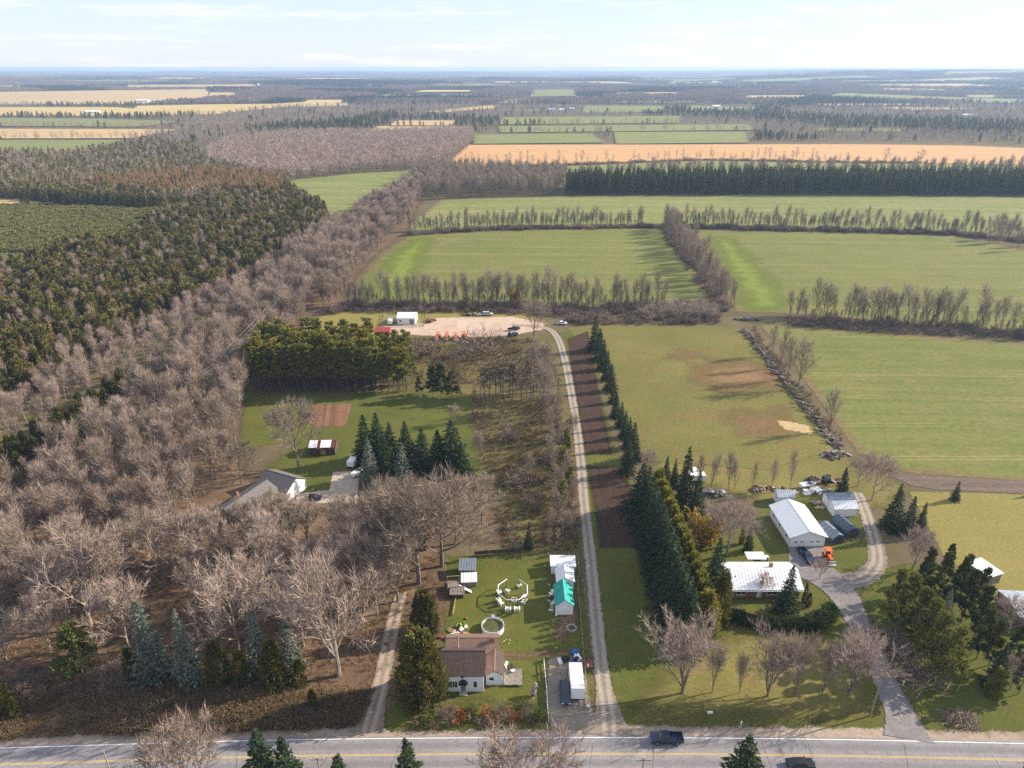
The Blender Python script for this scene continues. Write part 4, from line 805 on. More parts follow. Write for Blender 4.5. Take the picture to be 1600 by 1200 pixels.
LEFTW = [(-200, 1000), (-200, 800), (0, 795), (150, 690), (300, 562), (440, 440), (520, 368), (590, 322), (650, 290), (662, 302), (640, 350), (585, 405), (545, 455), (540, 478), (478, 492), (470, 528), (398, 558), (383, 640), (372, 705), (340, 770), (290, 850), (240, 920), (120, 960), (60, 1000)]
NB = 300 - 60
woods(WOODG, LEFTW, 7.6, (9, 20.5), 60, 'greyer leafless tree among the rosy ones in the left woodland', 'greyer trees of the left woodland', 'bare_woodland', 'farther greyer leafless trees of the left woodland', 36, 1.0)
woods(WOOD, LEFTW, 6.0, (10, 19.5), 110, 'tall leafless tree in the dense woodland filling the left side', 'woodland filling the left side', 'bare_woodland', 'farther leafless trees of the left woodland running up to the fields', 21, 1.15)
woods(WOOD, [(-200, 735), (-200, 690), (0, 655), (120, 580), (300, 488), (420, 425), (500, 365), (510, 375), (430, 440), (300, 535), (190, 602), (0, 725)], 5.5, (10, 15), 0, '', '', 'bare_woodland', 'greyish leafless strip of wood between cedar row and cedar swamp', 22, 1.1)
woods(CEDAR, [(-200, 800), (-100, 760), (0, 732), (80, 685), (190, 608), (212, 622), (130, 690), (40, 750), (-60, 800)], 3.4, (7, 10.5), 40, 'olive cedar in the narrow row inside the left woodland', 'cedar row inside the left woodland', 'cedar_row', 'farther olive cedars of the row inside the left woodland', 23)
CEDW = [(-300, 680), (-300, 445), (0, 440), (60, 420), (120, 395), (200, 392), (262, 335), (330, 315), (450, 300), (510, 335), (510, 360), (420, 422), (300, 485), (120, 575), (0, 648)]
woods(SWAMP, CEDW, 4.3, (6.5, 15), 110, 'dark olive cedar in the swamp wood at the left', 'cedar swamp at the left', 'cedar_swamp', 'farther dark olive cedars of the swamp wood at the left', 24, 1.2)
woods(WOOD, CEDW, 9, (9, 15.5), 0, '', '', 'bare_woodland', 'pale leafless trees scattered through the cedar swamp', 25, .9)
woods(LARCH, CEDW, 14, (9, 14), 14, 'orange-brown larch standing among the swamp cedars', 'larches in the cedar swamp', 'larch_wood', 'farther orange-brown larches in the cedar swamp', 26, 1.1)
woods(LARCH, [(120, 300), (330, 275), (450, 290), (440, 318), (330, 312), (260, 318)], 6.5, (14, 18), 0, '', '', 'larch_wood', 'orange larch belt behind the young plantation', 27, 1.0)
tree(Kind('larch', [spruce(65, 14, 2.6, .8, .08, .036)], 14, 'bark', 'gold_leaves'), 243, 462, 428, 'bright yellow larch standing alone among the swamp cedars', None, 'yellow_larch')
NWOOD = [(-300, 320), (-300, 248), (0, 246), (110, 248), (240, 222), (300, 232), (330, 262), (450, 285), (455, 305), (330, 318), (255, 324), (0, 312)]
woods(LOWO, NWOOD, 8, (9, 15), 0, '', '', 'mixed_wood', 'dark conifers of the mixed wood beyond the young plantation', 28)
woods(LOWB, NWOOD, 7, (9, 15), 0, '', '', 'mixed_wood', 'grey leafless trees of the mixed wood beyond the young plantation', 29)
woods(SWAMP, [(-300, 325), (-300, 300), (0, 302), (110, 306), (255, 313), (258, 327), (100, 322), (0, 312)], 4.5, (9, 14), 0, '', '', 'cedar_row', 'dark cedar hedge along the far side of the young plantation', 30, 1.1)
tree(CEDAR, 40, 322, 300, 'round cedar alone at the edge of the young plantation', None, None, 1.4)
woods(YOUNG, [(-250, 398), (-250, 320), (0, 322), (250, 328), (232, 355), (190, 388), (0, 396)], 2.7, (1.6, 3.0), 0, '', '', 'young_plantation', 'rows of low young conifers in the plantation at the left', 31, 1.5)
woods(LOWR, [(315, 250), (345, 232), (430, 218), (560, 214), (735, 210), (745, 222), (690, 262), (640, 268), (560, 272), (445, 285), (400, 285), (330, 262)], 8, (14, 19), 0, '', '', 'bare_woodland', 'rosy grey wood beyond the left green field', 32, 1.2)
woods(HEDGE, [(652, 312), (640, 290), (670, 268), (800, 274), (885, 276), (885, 306), (760, 308), (690, 312)], 7.0, (15, 21), 30, 'tall slim leafless tree in the wood left of the pine plantation', 'bare wood left of the pine plantation', 'bare_woodland', 'farther slim trees of the wood left of the pine plantation', 33, .9)
woods(PLANT, [(882, 305), (885, 292), (1200, 288), (1600, 290), (1800, 292), (1800, 308), (1600, 306)], 5.0, (17.5, 21), 160, 'dark pine in the long straight plantation across the fields', 'long pine plantation across the fields', 'pine_plantation', 'farther dark pines of the long straight plantation', 34, .95)
woods(HEDGE, [(885, 279), (1200, 272), (1600, 272), (1800, 274), (1800, 279), (1200, 278), (885, 285)], 11, (16, 24), 0, '', '', 'bare_woodland', 'leafless trees rising behind the long pine plantation', 35, .9)
pts = np.concatenate([along([(705, 262), (830, 260), (960, 256)], 9, 41, 1, 2), along([(985, 254), (1100, 250.5), (1220, 252), (1325, 254)], 8, 42, 1, 2)])
for i, q in enumerate(pts[np.argsort(pts[:, 0] / pts[:, 1])][:90]): plant(LOWB, q, RG.uniform(9, 19), 'leafless tree, %s from left in the row before orange stubble field' % ordn(i), 'tree row before the stubble field', wide=RG.uniform(.5, 1.2))
for x, y, lb in ((1383, 255, 'bare tree left of the lone one in stubble field'), (1437, 256, 'lone round bare tree at right of the orange stubble field')): plant(LOWB, P(x, y), 19, lb, None, wide=1.5)
under('hedgerow_thicket', 'dark brush line along the orange stubble field', SHRUB, [(700, 264), (830, 261), (1100, 251), (1330, 255), (1440, 256)], 1.6, (2, 4), 43, 2.5, 2.0)
# far countryside: woods everywhere that is not field
rs = np.random.RandomState(77)
def far(d0, d1, sp, seed, y_extra=0):
    out = []; r = np.random.RandomState(seed); y = d0
    while y < d1:
        s = sp * (1 + .9 * (y - d0) / max(d1 - d0, 1)) ; xs_ = np.arange(-.80 * y, .80 * y, s)
        out.append(np.stack([xs_ + r.uniform(-.5, .5, len(xs_)) * s, y + r.uniform(-.5, .5, len(xs_)) * s], 1)); y += s
    return np.concatenate(out)
FP = [PA(q) for q, _ in FIELDS + MORE] + [PA(q) for q in ([(690, 266), (730, 222), (1330, 221), (1500, 223), (1900, 236), (1900, 275), (690, 275)], [(-400, 420), (-400, 245), (240, 221), (345, 230), (560, 212), (740, 209), (745, 225), (690, 270), (300, 290)])]
def cull(p, margin=4):
    keep = np.ones(len(p), bool)
    for q in FP: keep &= sdist(p, q) < -margin
    pn = np.array([mnoise.noise((a / 420, b / 420, 1.7)) for a, b in p]); pm = np.array([mnoise.noise((a / 700, b / 900, 9.7)) for a, b in p])
    return p[keep], pn[keep], pm[keep]
# open lots with scattered trees right beyond the strips at centre; denser woods elsewhere
p, pn, pm = cull(far(1130, 2500, 11.5, 78))
pu = np.array([proj(*q)[0] for q in p]); pv = np.array([proj(*q)[1] for q in p])
con = (pn > .26) | ((pu > 1180) & (pn > .05)) | ((pu < 620) & (pv < 215) & (pn > .05)); con |= rs.rand(len(p)) < .10; hh = rs.uniform(8, 16, len(p))
thin = (pu > 735) & (pu < 1190) & (pm > -.2) & (rs.rand(len(p)) < .35)
def rows5(a, h, wd): return np.concatenate([a, np.zeros((len(a), 1)), h[:, None], np.full((len(a), 1), wd)], 1)
scatter('distant_wood', 'grey leafless woods and hedgerows beyond the stubble field', LOWB, rows5(p[~con & ~thin], hh[~con & ~thin], 1.25))
ol = con & (rs.rand(len(p)) < .4); con &= ~ol
scatter('distant_wood', 'dark conifer woods beyond the stubble field', LOWC, rows5(p[con], hh[con] * .9, 1.35))
scatter('distant_wood', 'olive conifers mixed into the woods beyond the stubble field', LOWO, rows5(p[ol], hh[ol] * .9, 1.35))
p, pn, pm = cull(far(2500, 7600, 30, 79), 10); hh = rs.uniform(12, 18, len(p)); con = pn > .12; cut = pm > .33
z_ = np.array([[hill(a, b)] for a, b in p]); 
def rowsz(m, wd): return np.concatenate([p[m], z_[m], hh[m][:, None], np.full((m.sum(), 1), wd)], 1)
scatter('distant_wood', 'bluish grey leafless forest toward the horizon', GROVE, rowsz(~con & ~cut, 1.35))
scatter('distant_wood', 'bluish dark conifer forest toward the horizon', CGROVE, rowsz(con & ~cut, 1.35))
# ------------------------------------------------------------------ buildings
solid('white_siding', (.80, .80, .79), .6, .05, .8, streak=True); solid('cream_siding', (.66, .63, .57), .7, .07, .8, streak=True); solid('white_trim', (.82, .82, .80), .5, .04)
solid('brown_shingle', (.092, .064, .055), .9, .2, 2.4); solid('rosy_shingle', (.215, .135, .105), .9, .16, 2.4); solid('grey_shingle', (.15, .135, .135), .9, .14, 2.2)
solid('white_metal_roof', (.78, .79, .80), .38, .02, .6, .5); solid('grey_metal_roof', (.42, .45, .50), .4, .1, .8, .5); solid('teal_metal', (.03, .36, .31), .4, .1, 1.0, .5)
solid('red_metal', (.32, .045, .035), .5, .2, 1.0); solid('rust_metal', (.15, .05, .035), .6, .3, 1.3); solid('blue_metal', (.05, .075, .11), .4, .15, .9, .5); solid('slate_metal', (.19, .22, .27), .4, .12, .9, .5)
solid('dark_wood', (.085, .06, .045), .9, .25, 2.0, streak=True); solid('grey_wood', (.24, .21, .18), .9, .25, 2.0); solid('fresh_wood', (.48, .33, .18), .8, .2, 2.0); solid('brick', (.30, .14, .095), .9, .2, 4.0)
solid('stone_wall', (.25, .21, .19), .9, .35, 2.5); solid('black_paint', (.012, .012, .014), .35, .1); solid('white_plastic', (.78, .78, .77), .45, .05); solid('tarp_white', (.74, .76, .80), .5, .07, 1.2); solid('tarp_blue', (.02, .10, .42), .45, .25, 2.0)
solid('rubber', (.02, .02, .02), .85, .1); solid('rim_metal', (.45, .45, .46), .35, .1, 1, .5, .8); solid('headlamp', (.75, .77, .78), .15, .02); solid('tail_lamp', (.4, .02, .015), .3, .05); solid('orange_paint', (.72, .13, .025), .45, .12); solid('green_paint', (.05, .17, .03), .5, .15); solid('yellow_paint', (.62, .50, .04), .5, .1)
solid('navy_paint', (.012, .024, .06), .22, .05, 1, .6); solid('car_black', (.010, .010, .012), .2, .05, 1, .6); solid('silver_paint', (.5, .52, .55), .28, .04, 1, .6); solid('galvanised', (.5, .52, .54), .4, .1, 1, .5, .4); solid('pole_wood', (.30, .25, .20), .9, .2, 3.0); solid('concrete', (.42, .39, .35), .9, .15, 2.0); solid('junk_red', (.28, .09, .06), .8, .3, 3.0)
t = NT('window_glass'); b = t.bsdf((.02, .025, .03), .08, .6); t.l(b.outputs[0], t.out.inputs[0])
t = NT('pool_water'); g = t.n('ShaderNodeTexCoord'); b = t.bsdf(t.mix(t.ramp(t.noise(g.outputs['Object'], .9, 3), .35, .65), (.045, .055, .012), (.11, .10, .02)), .06, .5); t.l(b.outputs[0], t.out.inputs[0])
M = MATS
def opening(root, side, W, D, u, z, w_, h, kind):
    def bx(mb, a0, a1, z0, z1, d0, d1):             # a box on a wall: along, up, outward
        if side == 'f': mb.box(a0, a1, -d1, -d0, z0, z1)
        elif side == 'b': mb.box(a0, a1, D + d0, D + d1, z0, z1)
        elif side == 'l': mb.box(-d1, -d0, a0, a1, z0, z1)
        else: mb.box(W + d0, W + d1, a0, a1, z0, z1)
        return mb
    if kind == 'window':
        m_ = MB(); e = .09
        bx(m_, u - e, u + w_ + e, z - e, z, -.05, .07); bx(m_, u - e, u + w_ + e, z + h, z + h + e, -.05, .07); bx(m_, u - e, u, z + .002, z + h - .002, -.05, .068); bx(m_, u + w_, u + w_ + e, z + .002, z + h - .002, -.05, .068)
        if w_ > .7: bx(m_, u + w_ / 2 - .03, u + w_ / 2 + .03, z, z + h, -.05, .06)
        f_ = m_.build('window', M['white_trim'], root); bx(MB(), u + .004, u + w_ - .004, z + .004, z + h - .004, -.04, .03).build('pane', M['window_glass'], f_)
        bx(MB(), u - e - .05, u + w_ + e + .05, z - e - .06, z - e - .002, -.05, .12).build('sill', M['white_trim'], f_)
    elif kind == 'garage_door':
        d_ = MB()
        for k in range(4): bx(d_, u, u + w_, z + k * h / 4 + .015, z + (k + 1) * h / 4 - .015, -.05, .05)
        d_ = d_.build('garage_door', M['white_trim'], root); n_ = max(2, int(w_ / 1.2))
        for k in range(n_): bx(MB(), u + (k + .22) * w_ / n_, u + (k + .78) * w_ / n_, z + h * .56, z + h * .69, -.04, .062).build('pane', M['window_glass'], d_)
    else:
        d_ = bx(MB(), u, u + w_, z, z + h, -.05, .05).build('door', M['white_trim' if kind == 'door' else kind], root)
        bx(MB(), u + w_ * .84, u + w_ * .84 + .05, z + h * .45, z + h * .45 + .12, .04, .11).build('handle', M['black_paint'], d_)
def house_body(root, x0, y0, W, D, eave, rise, axis, wall, roof, over=.35, ribs=0, roof2=None, shed=False):
    """walls and roof of one wing, its front-left corner at x0, y0 of the root"""
    top = [(0, 0), (W if axis == 'y' else D, 0)]
    span = W if axis == 'y' else D; ln = D if axis == 'y' else W
    prof = [(0, -.2), (span, -.2), (span, eave), (span / 2, eave + rise), (0, eave)] if not shed else [(0, -.2), (span, -.2), (span, eave + rise), (0, eave)]
    wl = MB()
    if axis == 'y': wl.prism([(x0 + a, b) for a, b in prof], y0, y0 + ln, 'y')
    else: wl.prism([(y0 + a, b) for a, b in prof], x0, x0 + ln, 'x')
    wl.build('wall', M[wall], root); th = .14
    hs = span if shed else span / 2; k = rise / hs
    for s in ((0,) if shed else (0, 1)):
        mb = MB(); a0, a1 = -over, hs + (over if shed else 0)
        def zz(a): return eave + k * a
        pr = [(a0, zz(a0) + .02), (a1, zz(a1) + .02), (a1, zz(a1) + .02 + th), (a0, zz(a0) + .02 + th)]
        if s: pr = [(span - a, z) for a, z in pr]
        if axis == 'y': mb.prism([(x0 + a, z) for a, z in pr], y0 - over, y0 + ln + over, 'y')
        else: mb.prism([(y0 + a, z) for a, z in pr], x0 - over, x0 + ln + over, 'x')
        if ribs:
            q = -over + .1
            while q < ln + over - .05:
                rp_ = [(a0 + .01, zz(a0) + th + .02), (a1 - .01, zz(a1) + th + .02), (a1 - .01, zz(a1) + th + .07), (a0 + .01, zz(a0) + th + .07)]
                if s: rp_ = [(span - a, z) for a, z in rp_]
                if axis == 'y': mb.prism([(x0 + a, z) for a, z in rp_], y0 + q, y0 + q + .05, 'y')
                else: mb.prism([(y0 + a, z) for a, z in rp_], x0 + q, x0 + q + .05, 'x')
                q += ribs
        mb.build('roof', M[roof2 if (s and roof2) else roof], root)
    if not shed:
        c = span / 2; zr = eave + rise + .1
        if axis == 'y': MB().prism([(x0 + c - .18, zr), (x0 + c + .18, zr), (x0 + c, zr + .12)], y0 - over - .01, y0 + ln + over + .01, 'y').build('ridge_cap', M[roof], root)
        else: MB().prism([(y0 + c - .18, zr), (y0 + c + .18, zr), (y0 + c, zr + .12)], x0 - over - .01, x0 + ln + over + .01, 'x').build('ridge_cap', M[roof], root)
def shed(name, label, pl, pr, D, eave, rise, axis, wall, roof, cat='shed', group=None, ops=(), over=.25, ribs=.6, roof2=None, mono=False, rot=0):
    a, b_ = P(*pl), P(*pr); W = (b_ - a).length; rz = math.atan2(b_.y - a.y, b_.x - a.x) + rot
    r = empty(name, (a.x, a.y, .05), rz); tag(r, label, cat, group)
    house_body(r, 0, 0, W, D, eave, rise, axis, wall, roof, over, ribs, roof2, mono)
    for o in ops: opening(r, o[0], W, D, *o[1:])
    return r, W
# the white farmhouse
FH, W = shed('farmhouse', 'white farmhouse with brown gabled roof facing the road', (691, 1081), (756, 1081), 6.6, 4.3, 2.6, 'x', 'white_siding', 'brown_shingle', 'house', over=.3, ribs=0,
    ops=[('f', 1.05, 1.1, .85, 1.55, 'window'), ('f', 2.05, 1.1, .85, 1.55, 'window'), ('f', 6.0, 1.1, .6, 1.55, 'window'), ('f', 3.65, 3.45, .5, .5, 'window'), ('f', 3.55, .25, .95, 2.0, 'grey_wood'), ('r', 2.5, 1.2, .9, 1.4, 'window')])
MB().prism([(3.2, 2.5), (4.9, 2.5), (4.05, 3.3), (4.05, 3.12), (3.35, 2.45), (4.75, 2.45)][:3], -.9, -.02, 'y').build('door_canopy', M['black_paint'], FH)
MB().box(3.3, 4.8, -1.1, -.05, -.1, .22).build('door_step', M['concrete'], FH)
house_body(FH, .3, 6.75, 10.2, 5.0, 2.9, 1.5, 'x', 'white_siding', 'rosy_shingle', .25)
house_body(FH, 8.25, 1.6, 3.2, 5.0, 2.6, 1.1, 'y', 'white_siding', 'rosy_shingle', .25, roof2='brown_shingle')
MB().box(8.9, 9.7, 1.52, 1.62, 1.3, 1.9).build('window', M['window_glass'], FH)
MB().cyl((2.6, 7.6, 3.4), .16, 3.4, 8).build('stove_pipe', M['galvanised'], FH); MB().box(9.2, 9.8, 8.4, 9.0, 3.2, 5.2).build('chimney', M['brick'], FH)
dk = MB()
dk.box(11.6, 15.2, 1.2, 5.2, .35, .45)
dk.build('deck', M['grey_wood'], FH)
for q in range(4):
    MB().box(11.7 + q * 1.12, 11.8 + q * 1.12, 1.22, 1.32, -.05, .35).build('deck_post', M['grey_wood'], FH)
# grey-roofed house at left, set askew
a = P(376, 826); b = P(434, 784); rz = math.atan2(b.y - a.y, b.x - a.x)
GH = empty('grey_house', (a.x, a.y, .05), rz); tag(GH, 'long grey-roofed house with white garage among bare trees', 'house')
Lh = (b - a).length
house_body(GH, 0, 0, Lh + 1, 8.4, 2.9, 2.0, 'x', 'brick', 'grey_shingle', .5)
house_body(GH, Lh + 1.1, -2.6, 7.8, 10.2, 3.1, 2.3, 'y', 'white_siding', 'grey_shingle', .4)
house_body(GH, 3.0, -5.4, 5.0, 5.6, 2.6, 1.6, 'y', 'brick', 'grey_shingle', .4)
for u in (9.5, 13): opening(GH, 'f', Lh, 8.4, u, 1.0, 1.2, 1.3, 'window')
MB().box(Lh + 2.0, Lh + 4.9, -2.67, -2.55, .1, 2.4).build('garage_door', M['white_trim'], GH); MB().box(Lh + 5.3, Lh + 8.2, -2.67, -2.55, .1, 2.4).build('garage_door', M['white_trim'], GH)
MB().box(6, 6.6, 6, 6.6, 3.5, 5.6).build('chimney', M['brick'], GH)
dk = MB().box(4, 10, 8.6, 11.5, .2, .4).build('deck', M['grey_wood'], GH)
r, W = shed('patched_shed', 'low dark shed with rusty and white patched roof on rear lawn', (485, 712), (524, 711), 5.2, 2.5, .9, 'x', 'dark_wood', 'rust_metal', over=.3, ops=[('f', 3.2, .1, 1.6, 2.0, 'grey_wood')])
for i, (u0, u1, mt) in enumerate([(-.25, 2.2, 'tarp_white'), (3.2, 6.3, 'white_metal_roof')]):
    MB().add([(u0, -.32, 2.58), (u1, -.32, 2.58), (u1, 2.55, 3.58), (u0, 2.55, 3.58), (u0, -.32, 2.66), (u1, -.32, 2.66), (u1, 2.55, 3.66), (u0, 2.55, 3.66)], [(3, 2, 1, 0), (4, 5, 6, 7), (0, 1, 5, 4), (1, 2, 6, 5), (2, 3, 7, 6), (3, 0, 4, 7)]).build('roof_patch', M[mt], r).location.z = .2
# teal shed and its neighbours
shed('garden_shed', 'white shed with bright teal metal roof beside gravel drive', (868, 961), (895, 961), 6.4, 2.7, 1.5, 'y', 'white_siding', 'teal_metal', ops=[('r', 1.0, .9, 1.0, .9, 'window'), ('f', 1.3, .1, 1.0, 1.9, 'door')])
shed('shelter', 'white fabric shelter touching the teal-roofed shed', (870, 921), (896, 921), 4.2, 2.3, 1.0, 'y', 'tarp_white', 'tarp_white', ribs=1.5)
shed('shelter', 'low white flat-roofed lean-to behind the fabric shelter', (861, 897), (898, 897), 3.2, 2.2, .35, 'x', 'tarp_white', 'tarp_white', mono=True, ribs=1.5)
# gravel yard buildings
shed('yard_shed', 'white gabled shed inside the fenced corner of gravel yard', (621, 507), (649, 507), 8.0, 3.0, 1.4, 'x', 'white_siding', 'white_metal_roof', ops=[('f', 5.6, .1, 2.0, 2.3, 'slate_metal'), ('f', 1.0, 1.2, 1.0, .9, 'window')])
shed('red_shed', 'small red-roofed shed at left end of gravel yard', (586, 527), (608, 527), 4.5, 2.4, .5, 'x', 'rust_metal', 'red_metal', mono=True)
# bungalow, workshop and sheds
shed('bungalow', 'long bungalow with white ribbed metal roof behind round hedge', (1139, 934), (1248, 934), 8.6, 2.7, 1.7, 'x', 'brick', 'white_metal_roof', 'house', over=.6, ribs=.75,
     ops=[('f', 1.5, .9, 2.0, 1.3, 'window'), ('f', 6.0, .1, 1.0, 2.05, 'door'), ('f', 8.3, .9, 2.2, 1.3, 'window'), ('f', 12.5, .9, 1.6, 1.3, 'window'), ('r', 3.2, 1.0, 1.4, 1.2, 'window')])
bg_ = bpy.data.objects['bungalow']
MB().box(10.2, 10.9, 5.2, 5.9, 3.4, 5.1).build('chimney', M['brick'], bg_)
for q in (3.5, 13.2): MB().cyl((q, 5.6, 3.7), .12, .7, 8).build('vent_pipe', M['galvanised'], bg_)
MB().box(-.6, 16.9, -.78, -.62, 2.28, 2.42).build('gutter', M['white_trim'], bg_)
shed('workshop', 'large white metal workshop with two garage doors', (1233, 855), (1287, 854), 13.5, 3.0, 1.7, 'y', 'white_siding', 'white_metal_roof', 'workshop', over=.45, ribs=.8,
     ops=[('f', .7, .05, 3.1, 2.3, 'garage_door'), ('f', 4.6, .05, 3.1, 2.3, 'garage_door'), ('l', 2, 1.2, .9, .9, 'window'), ('l', 6.5, 1.2, .9, .9, 'window'), ('l', 10.5, 1.2, .9, .9, 'window')])
shed('storage_shed', 'small white shed with grey roof behind the workshop', (1214, 789), (1239, 789), 3.4, 2.5, .9, 'x', 'white_siding', 'grey_metal_roof')
shed('storage_shed', 'front one of twin white sheds beside gravel lane', (1302, 808), (1337, 807), 3.6, 2.5, 1.1, 'x', 'white_siding', 'white_metal_roof')
shed('storage_shed', 'rear one of twin white sheds, grey roofed, beside gravel lane', (1292, 794), (1333, 793), 3.2, 2.7, .8, 'x', 'white_siding', 'slate_metal')
def arch_shed(label, pl, pr, D, h, mat, mat2):
    a_, b_ = P(*pl), P(*pr); W_ = (b_ - a_).length; r_ = empty('arched_shed', (a_.x, a_.y, .05), math.atan2(b_.y - a_.y, b_.x - a_.x) + .18); tag(r_, label, 'shed', 'dark arched sheds')
    pf = [(0, -.1), (0, h * .55), (W_ * .14, h * .8), (W_ * .5, h), (W_ * .86, h * .8), (W_, h * .55), (W_, -.1)]
    MB().prism(pf[1:6], .2, D - .2, 'y').build('roof', M[mat], r_); MB().prism([pf[0], pf[1], pf[5], pf[6]], .201, D - .201, 'y').build('wall', M[mat2], r_)
    for k in range(6):
        q = .1 + k * (D - .3) / 5
        MB().prism([(x * 1.02 - .03, z * 1.015) for x, z in pf[1:6]], q, q + .08, 'y').build('rib', M[mat2], r_)
    MB().box(W_ * .25, W_ * .75, .1, .22, 0, h * .7).build('door', M['dark_wood'], r_)
arch_shed('left dark arched shed right of the workshop', (1300, 853), (1322, 852), 6.5, 2.9, 'slate_metal', 'blue_metal'); arch_shed('right dark navy arched shed right of the workshop', (1322, 842), (1345, 841), 6.5, 2.9, 'blue_metal', 'blue_metal')
shed('lean_to', 'small white-roofed shelter on the yellow lawn at right', (1541, 916), (1566, 915), 5.5, 2.4, .3, 'y', 'grey_wood', 'white_metal_roof', mono=True, rot=.25)
shed('dark_shed', 'dark shed with grey metal roof cut by right frame edge', (1586, 982), (1640, 985), 8.0, 3.2, .8, 'x', 'dark_wood', 'grey_metal_roof')
# far farm buildings
for i, (x, y, w_, h_, D, lb, cat, roof) in enumerate([(222, 160, 42, 8, 16, 'white barn alone in the tan fields at far left', 'barn', 'white_metal_roof'), (244, 160, 22, 7, 12, 'small white farmhouse right of the far left barn', 'house', 'grey_metal_roof'), (143, 178, 34, 7, 14, 'white roofed barn by the pale road at far left', 'barn', 'white_metal_roof'),
    (405, 141, 8, 24, 8, 'white tower on the horizon at left', 'tower', 'white_metal_roof'), (862, 174, 20, 7, 12, 'left white farmhouse of the far farmstead at centre', 'house', 'grey_metal_roof'), (878, 174, 15, 6, 10, 'middle white building of the far farmstead at centre', 'house', 'white_metal_roof'), (893, 173, 14, 7, 10, 'right white building of the far farmstead at centre', 'house', 'white_metal_roof'),
    (570, 139, 60, 9, 20, 'left of three long white factory roofs near the horizon', 'factory', 'white_metal_roof'), (590, 138, 50, 8, 18, 'middle of three long white factory roofs near the horizon', 'factory', 'white_metal_roof'), (618, 140, 60, 8, 20, 'right of three long white factory roofs near the horizon', 'factory', 'white_metal_roof'),
    (1178, 138, 7, 30, 7, 'tall white silo on the right of the horizon fields', 'silo', 'white_metal_roof'), (1158, 144, 30, 8, 14, 'white barn left below the tall far silo', 'barn', 'white_metal_roof'), (1258, 140, 40, 8, 14, 'long white barn right of the tall far silo', 'barn', 'white_metal_roof'), (1120, 169, 22, 7, 12, 'white house among trees at far centre right', 'house', 'white_metal_roof'), (1104, 171, 14, 6, 10, 'small white house left of the far centre right house', 'house', 'grey_metal_roof'),
    (1513, 183, 24, 6, 12, 'white roofed building in the dark woods at far right', 'barn', 'white_metal_roof'), (628, 210, 30, 3.6, 9, 'long low white building at the tan field edge', 'barn', 'white_metal_roof'), (1390, 119, 70, 9, 20, 'white building on the far right ridge', 'barn', 'white_metal_roof'), (1118, 132, 40, 9, 14, 'pale barn near the horizon right of centre', 'barn', 'white_metal_roof')]):
    q = P(x, y); r_ = empty('far_' + cat, (q.x, q.y, hill(q.x, q.y) + .9), RG.uniform(-.2, .2)); tag(r_, lb, cat)
    house_body(r_, -w_ / 2, 0, w_, D, h_ * .7, h_ * .3, 'x', 'white_siding', roof, .5)
    for k in range(3): opening(r_, 'f', w_, D, -w_ / 2 + w_ * (.15 + .28 * k), h_ * .2, min(1.6, w_ * .15), 1.6, 'window')

# ------------------------------------------------------------------ vehicles (built nose along +x)
def wheels(root, xs_, wy, r, w_=.22):
    for x in xs_:
        for s in (-1, 1):
            t_ = MB().cyl((x, s * wy - w_ / 2, r), r, w_, 16, 'y').build('wheel', M['rubber'], root); MB().cyl((x, s * wy - w_ / 2 - .02, r), r * .58, w_ + .04, 10, 'y').build('rim', M['rim_metal'], t_)
def frustum(x0, x1, y, z0, X0, X1, Y, z1):
    return MB().add([(x0, -y, z0), (x1, -y, z0), (x1, y, z0), (x0, y, z0), (X0, -Y, z1), (X1, -Y, z1), (X1, Y, z1), (X0, Y, z1)], [(3, 2, 1, 0), (4, 5, 6, 7), (0, 1, 5, 4), (1, 2, 6, 5), (2, 3, 7, 6), (3, 0, 4, 7)])
def car(name, label, px, heading, paint, typ='car', cat='car', L=4.7, W_=1.84, Z=.13):
    p_ = P(*px); r_ = empty(name, (p_.x, p_.y, Z), heading); tag(r_, label, cat); h = L / 2; y = W_ / 2; big = typ != 'car'
    lo = .32 if not big else .45; bt = .92 if not big else 1.12
    pr = [(-h, lo + .1), (-h + .1, lo), (h - .15, lo), (h, lo + .15), (h, bt - .22), (h - .25, bt - .08), (h * .45, bt), (-h + .3, bt), (-h, bt - .1)]
    if typ == 'pickup': pr = [(-h, lo + .1), (-h + .1, lo), (h - .15, lo), (h, lo + .15), (h, bt - .2), (h - .2, bt - .05), (h * .42, bt), (-h * .12, bt), (-h * .12, bt - .52), (-h, bt - .52)]
    bevel(MB().prism(pr, -y, y, 'y').build('body', M[paint], r_), .06)
    if typ == 'pickup':
        for s in (-1, 1): bevel(MB().box(-h + .01, -h * .13, s * y - (.1 if s > 0 else 0), s * y + (.1 if s < 0 else 0), bt - .53, bt + .02).build('bed_side', M[paint], r_), .02)
        MB().box(-h, -h + .09, -y + .102, y - .102, bt - .53, bt).build('tailgate', M[paint], r_)
        c0, c1, d0, d1 = -h * .12, h * .46, -h * .08, h * .26; top = bt + .62
    elif typ == 'suv': c0, c1, d0, d1 = -h + .08, h * .46, -h + .35, h * .2; top = bt + .62
    else: c0, c1, d0, d1 = -h * .86, h * .5, -h * .48, h * .14; top = bt + .5
    frustum(c0, c1, y - .06, bt - .02, d0, d1, y - .26, top).build('windows', M['window_glass'], r_)
    bevel(frustum(d0 - .06, d1 + .06, y - .24, top - .03, d0, d1, y - .3, top + .05).build('cabin_roof', M[paint], r_), .02)
    for s in (-1, 1):
        MB().box(h - .12, h + .02, s * (y - .3) - .2, s * (y - .3) + .2, bt - .36, bt - .2).build('headlight', M['headlamp'], r_); MB().box(-h - .02, -h + .1, s * (y - .14) - .1, s * (y - .14) + .1, bt - .4, bt - .14).build('tail_light', M['tail_lamp'], r_)
        MB().box(c1 - .35, c1 - .2, s * (y + .08) - .1, s * (y + .08) + .1, bt + .02, bt + .16).build('mirror', M[paint], r_)
    wheels(r_, (-h * .6, h * .62), y - .08, .33 if not big else .4); return r_
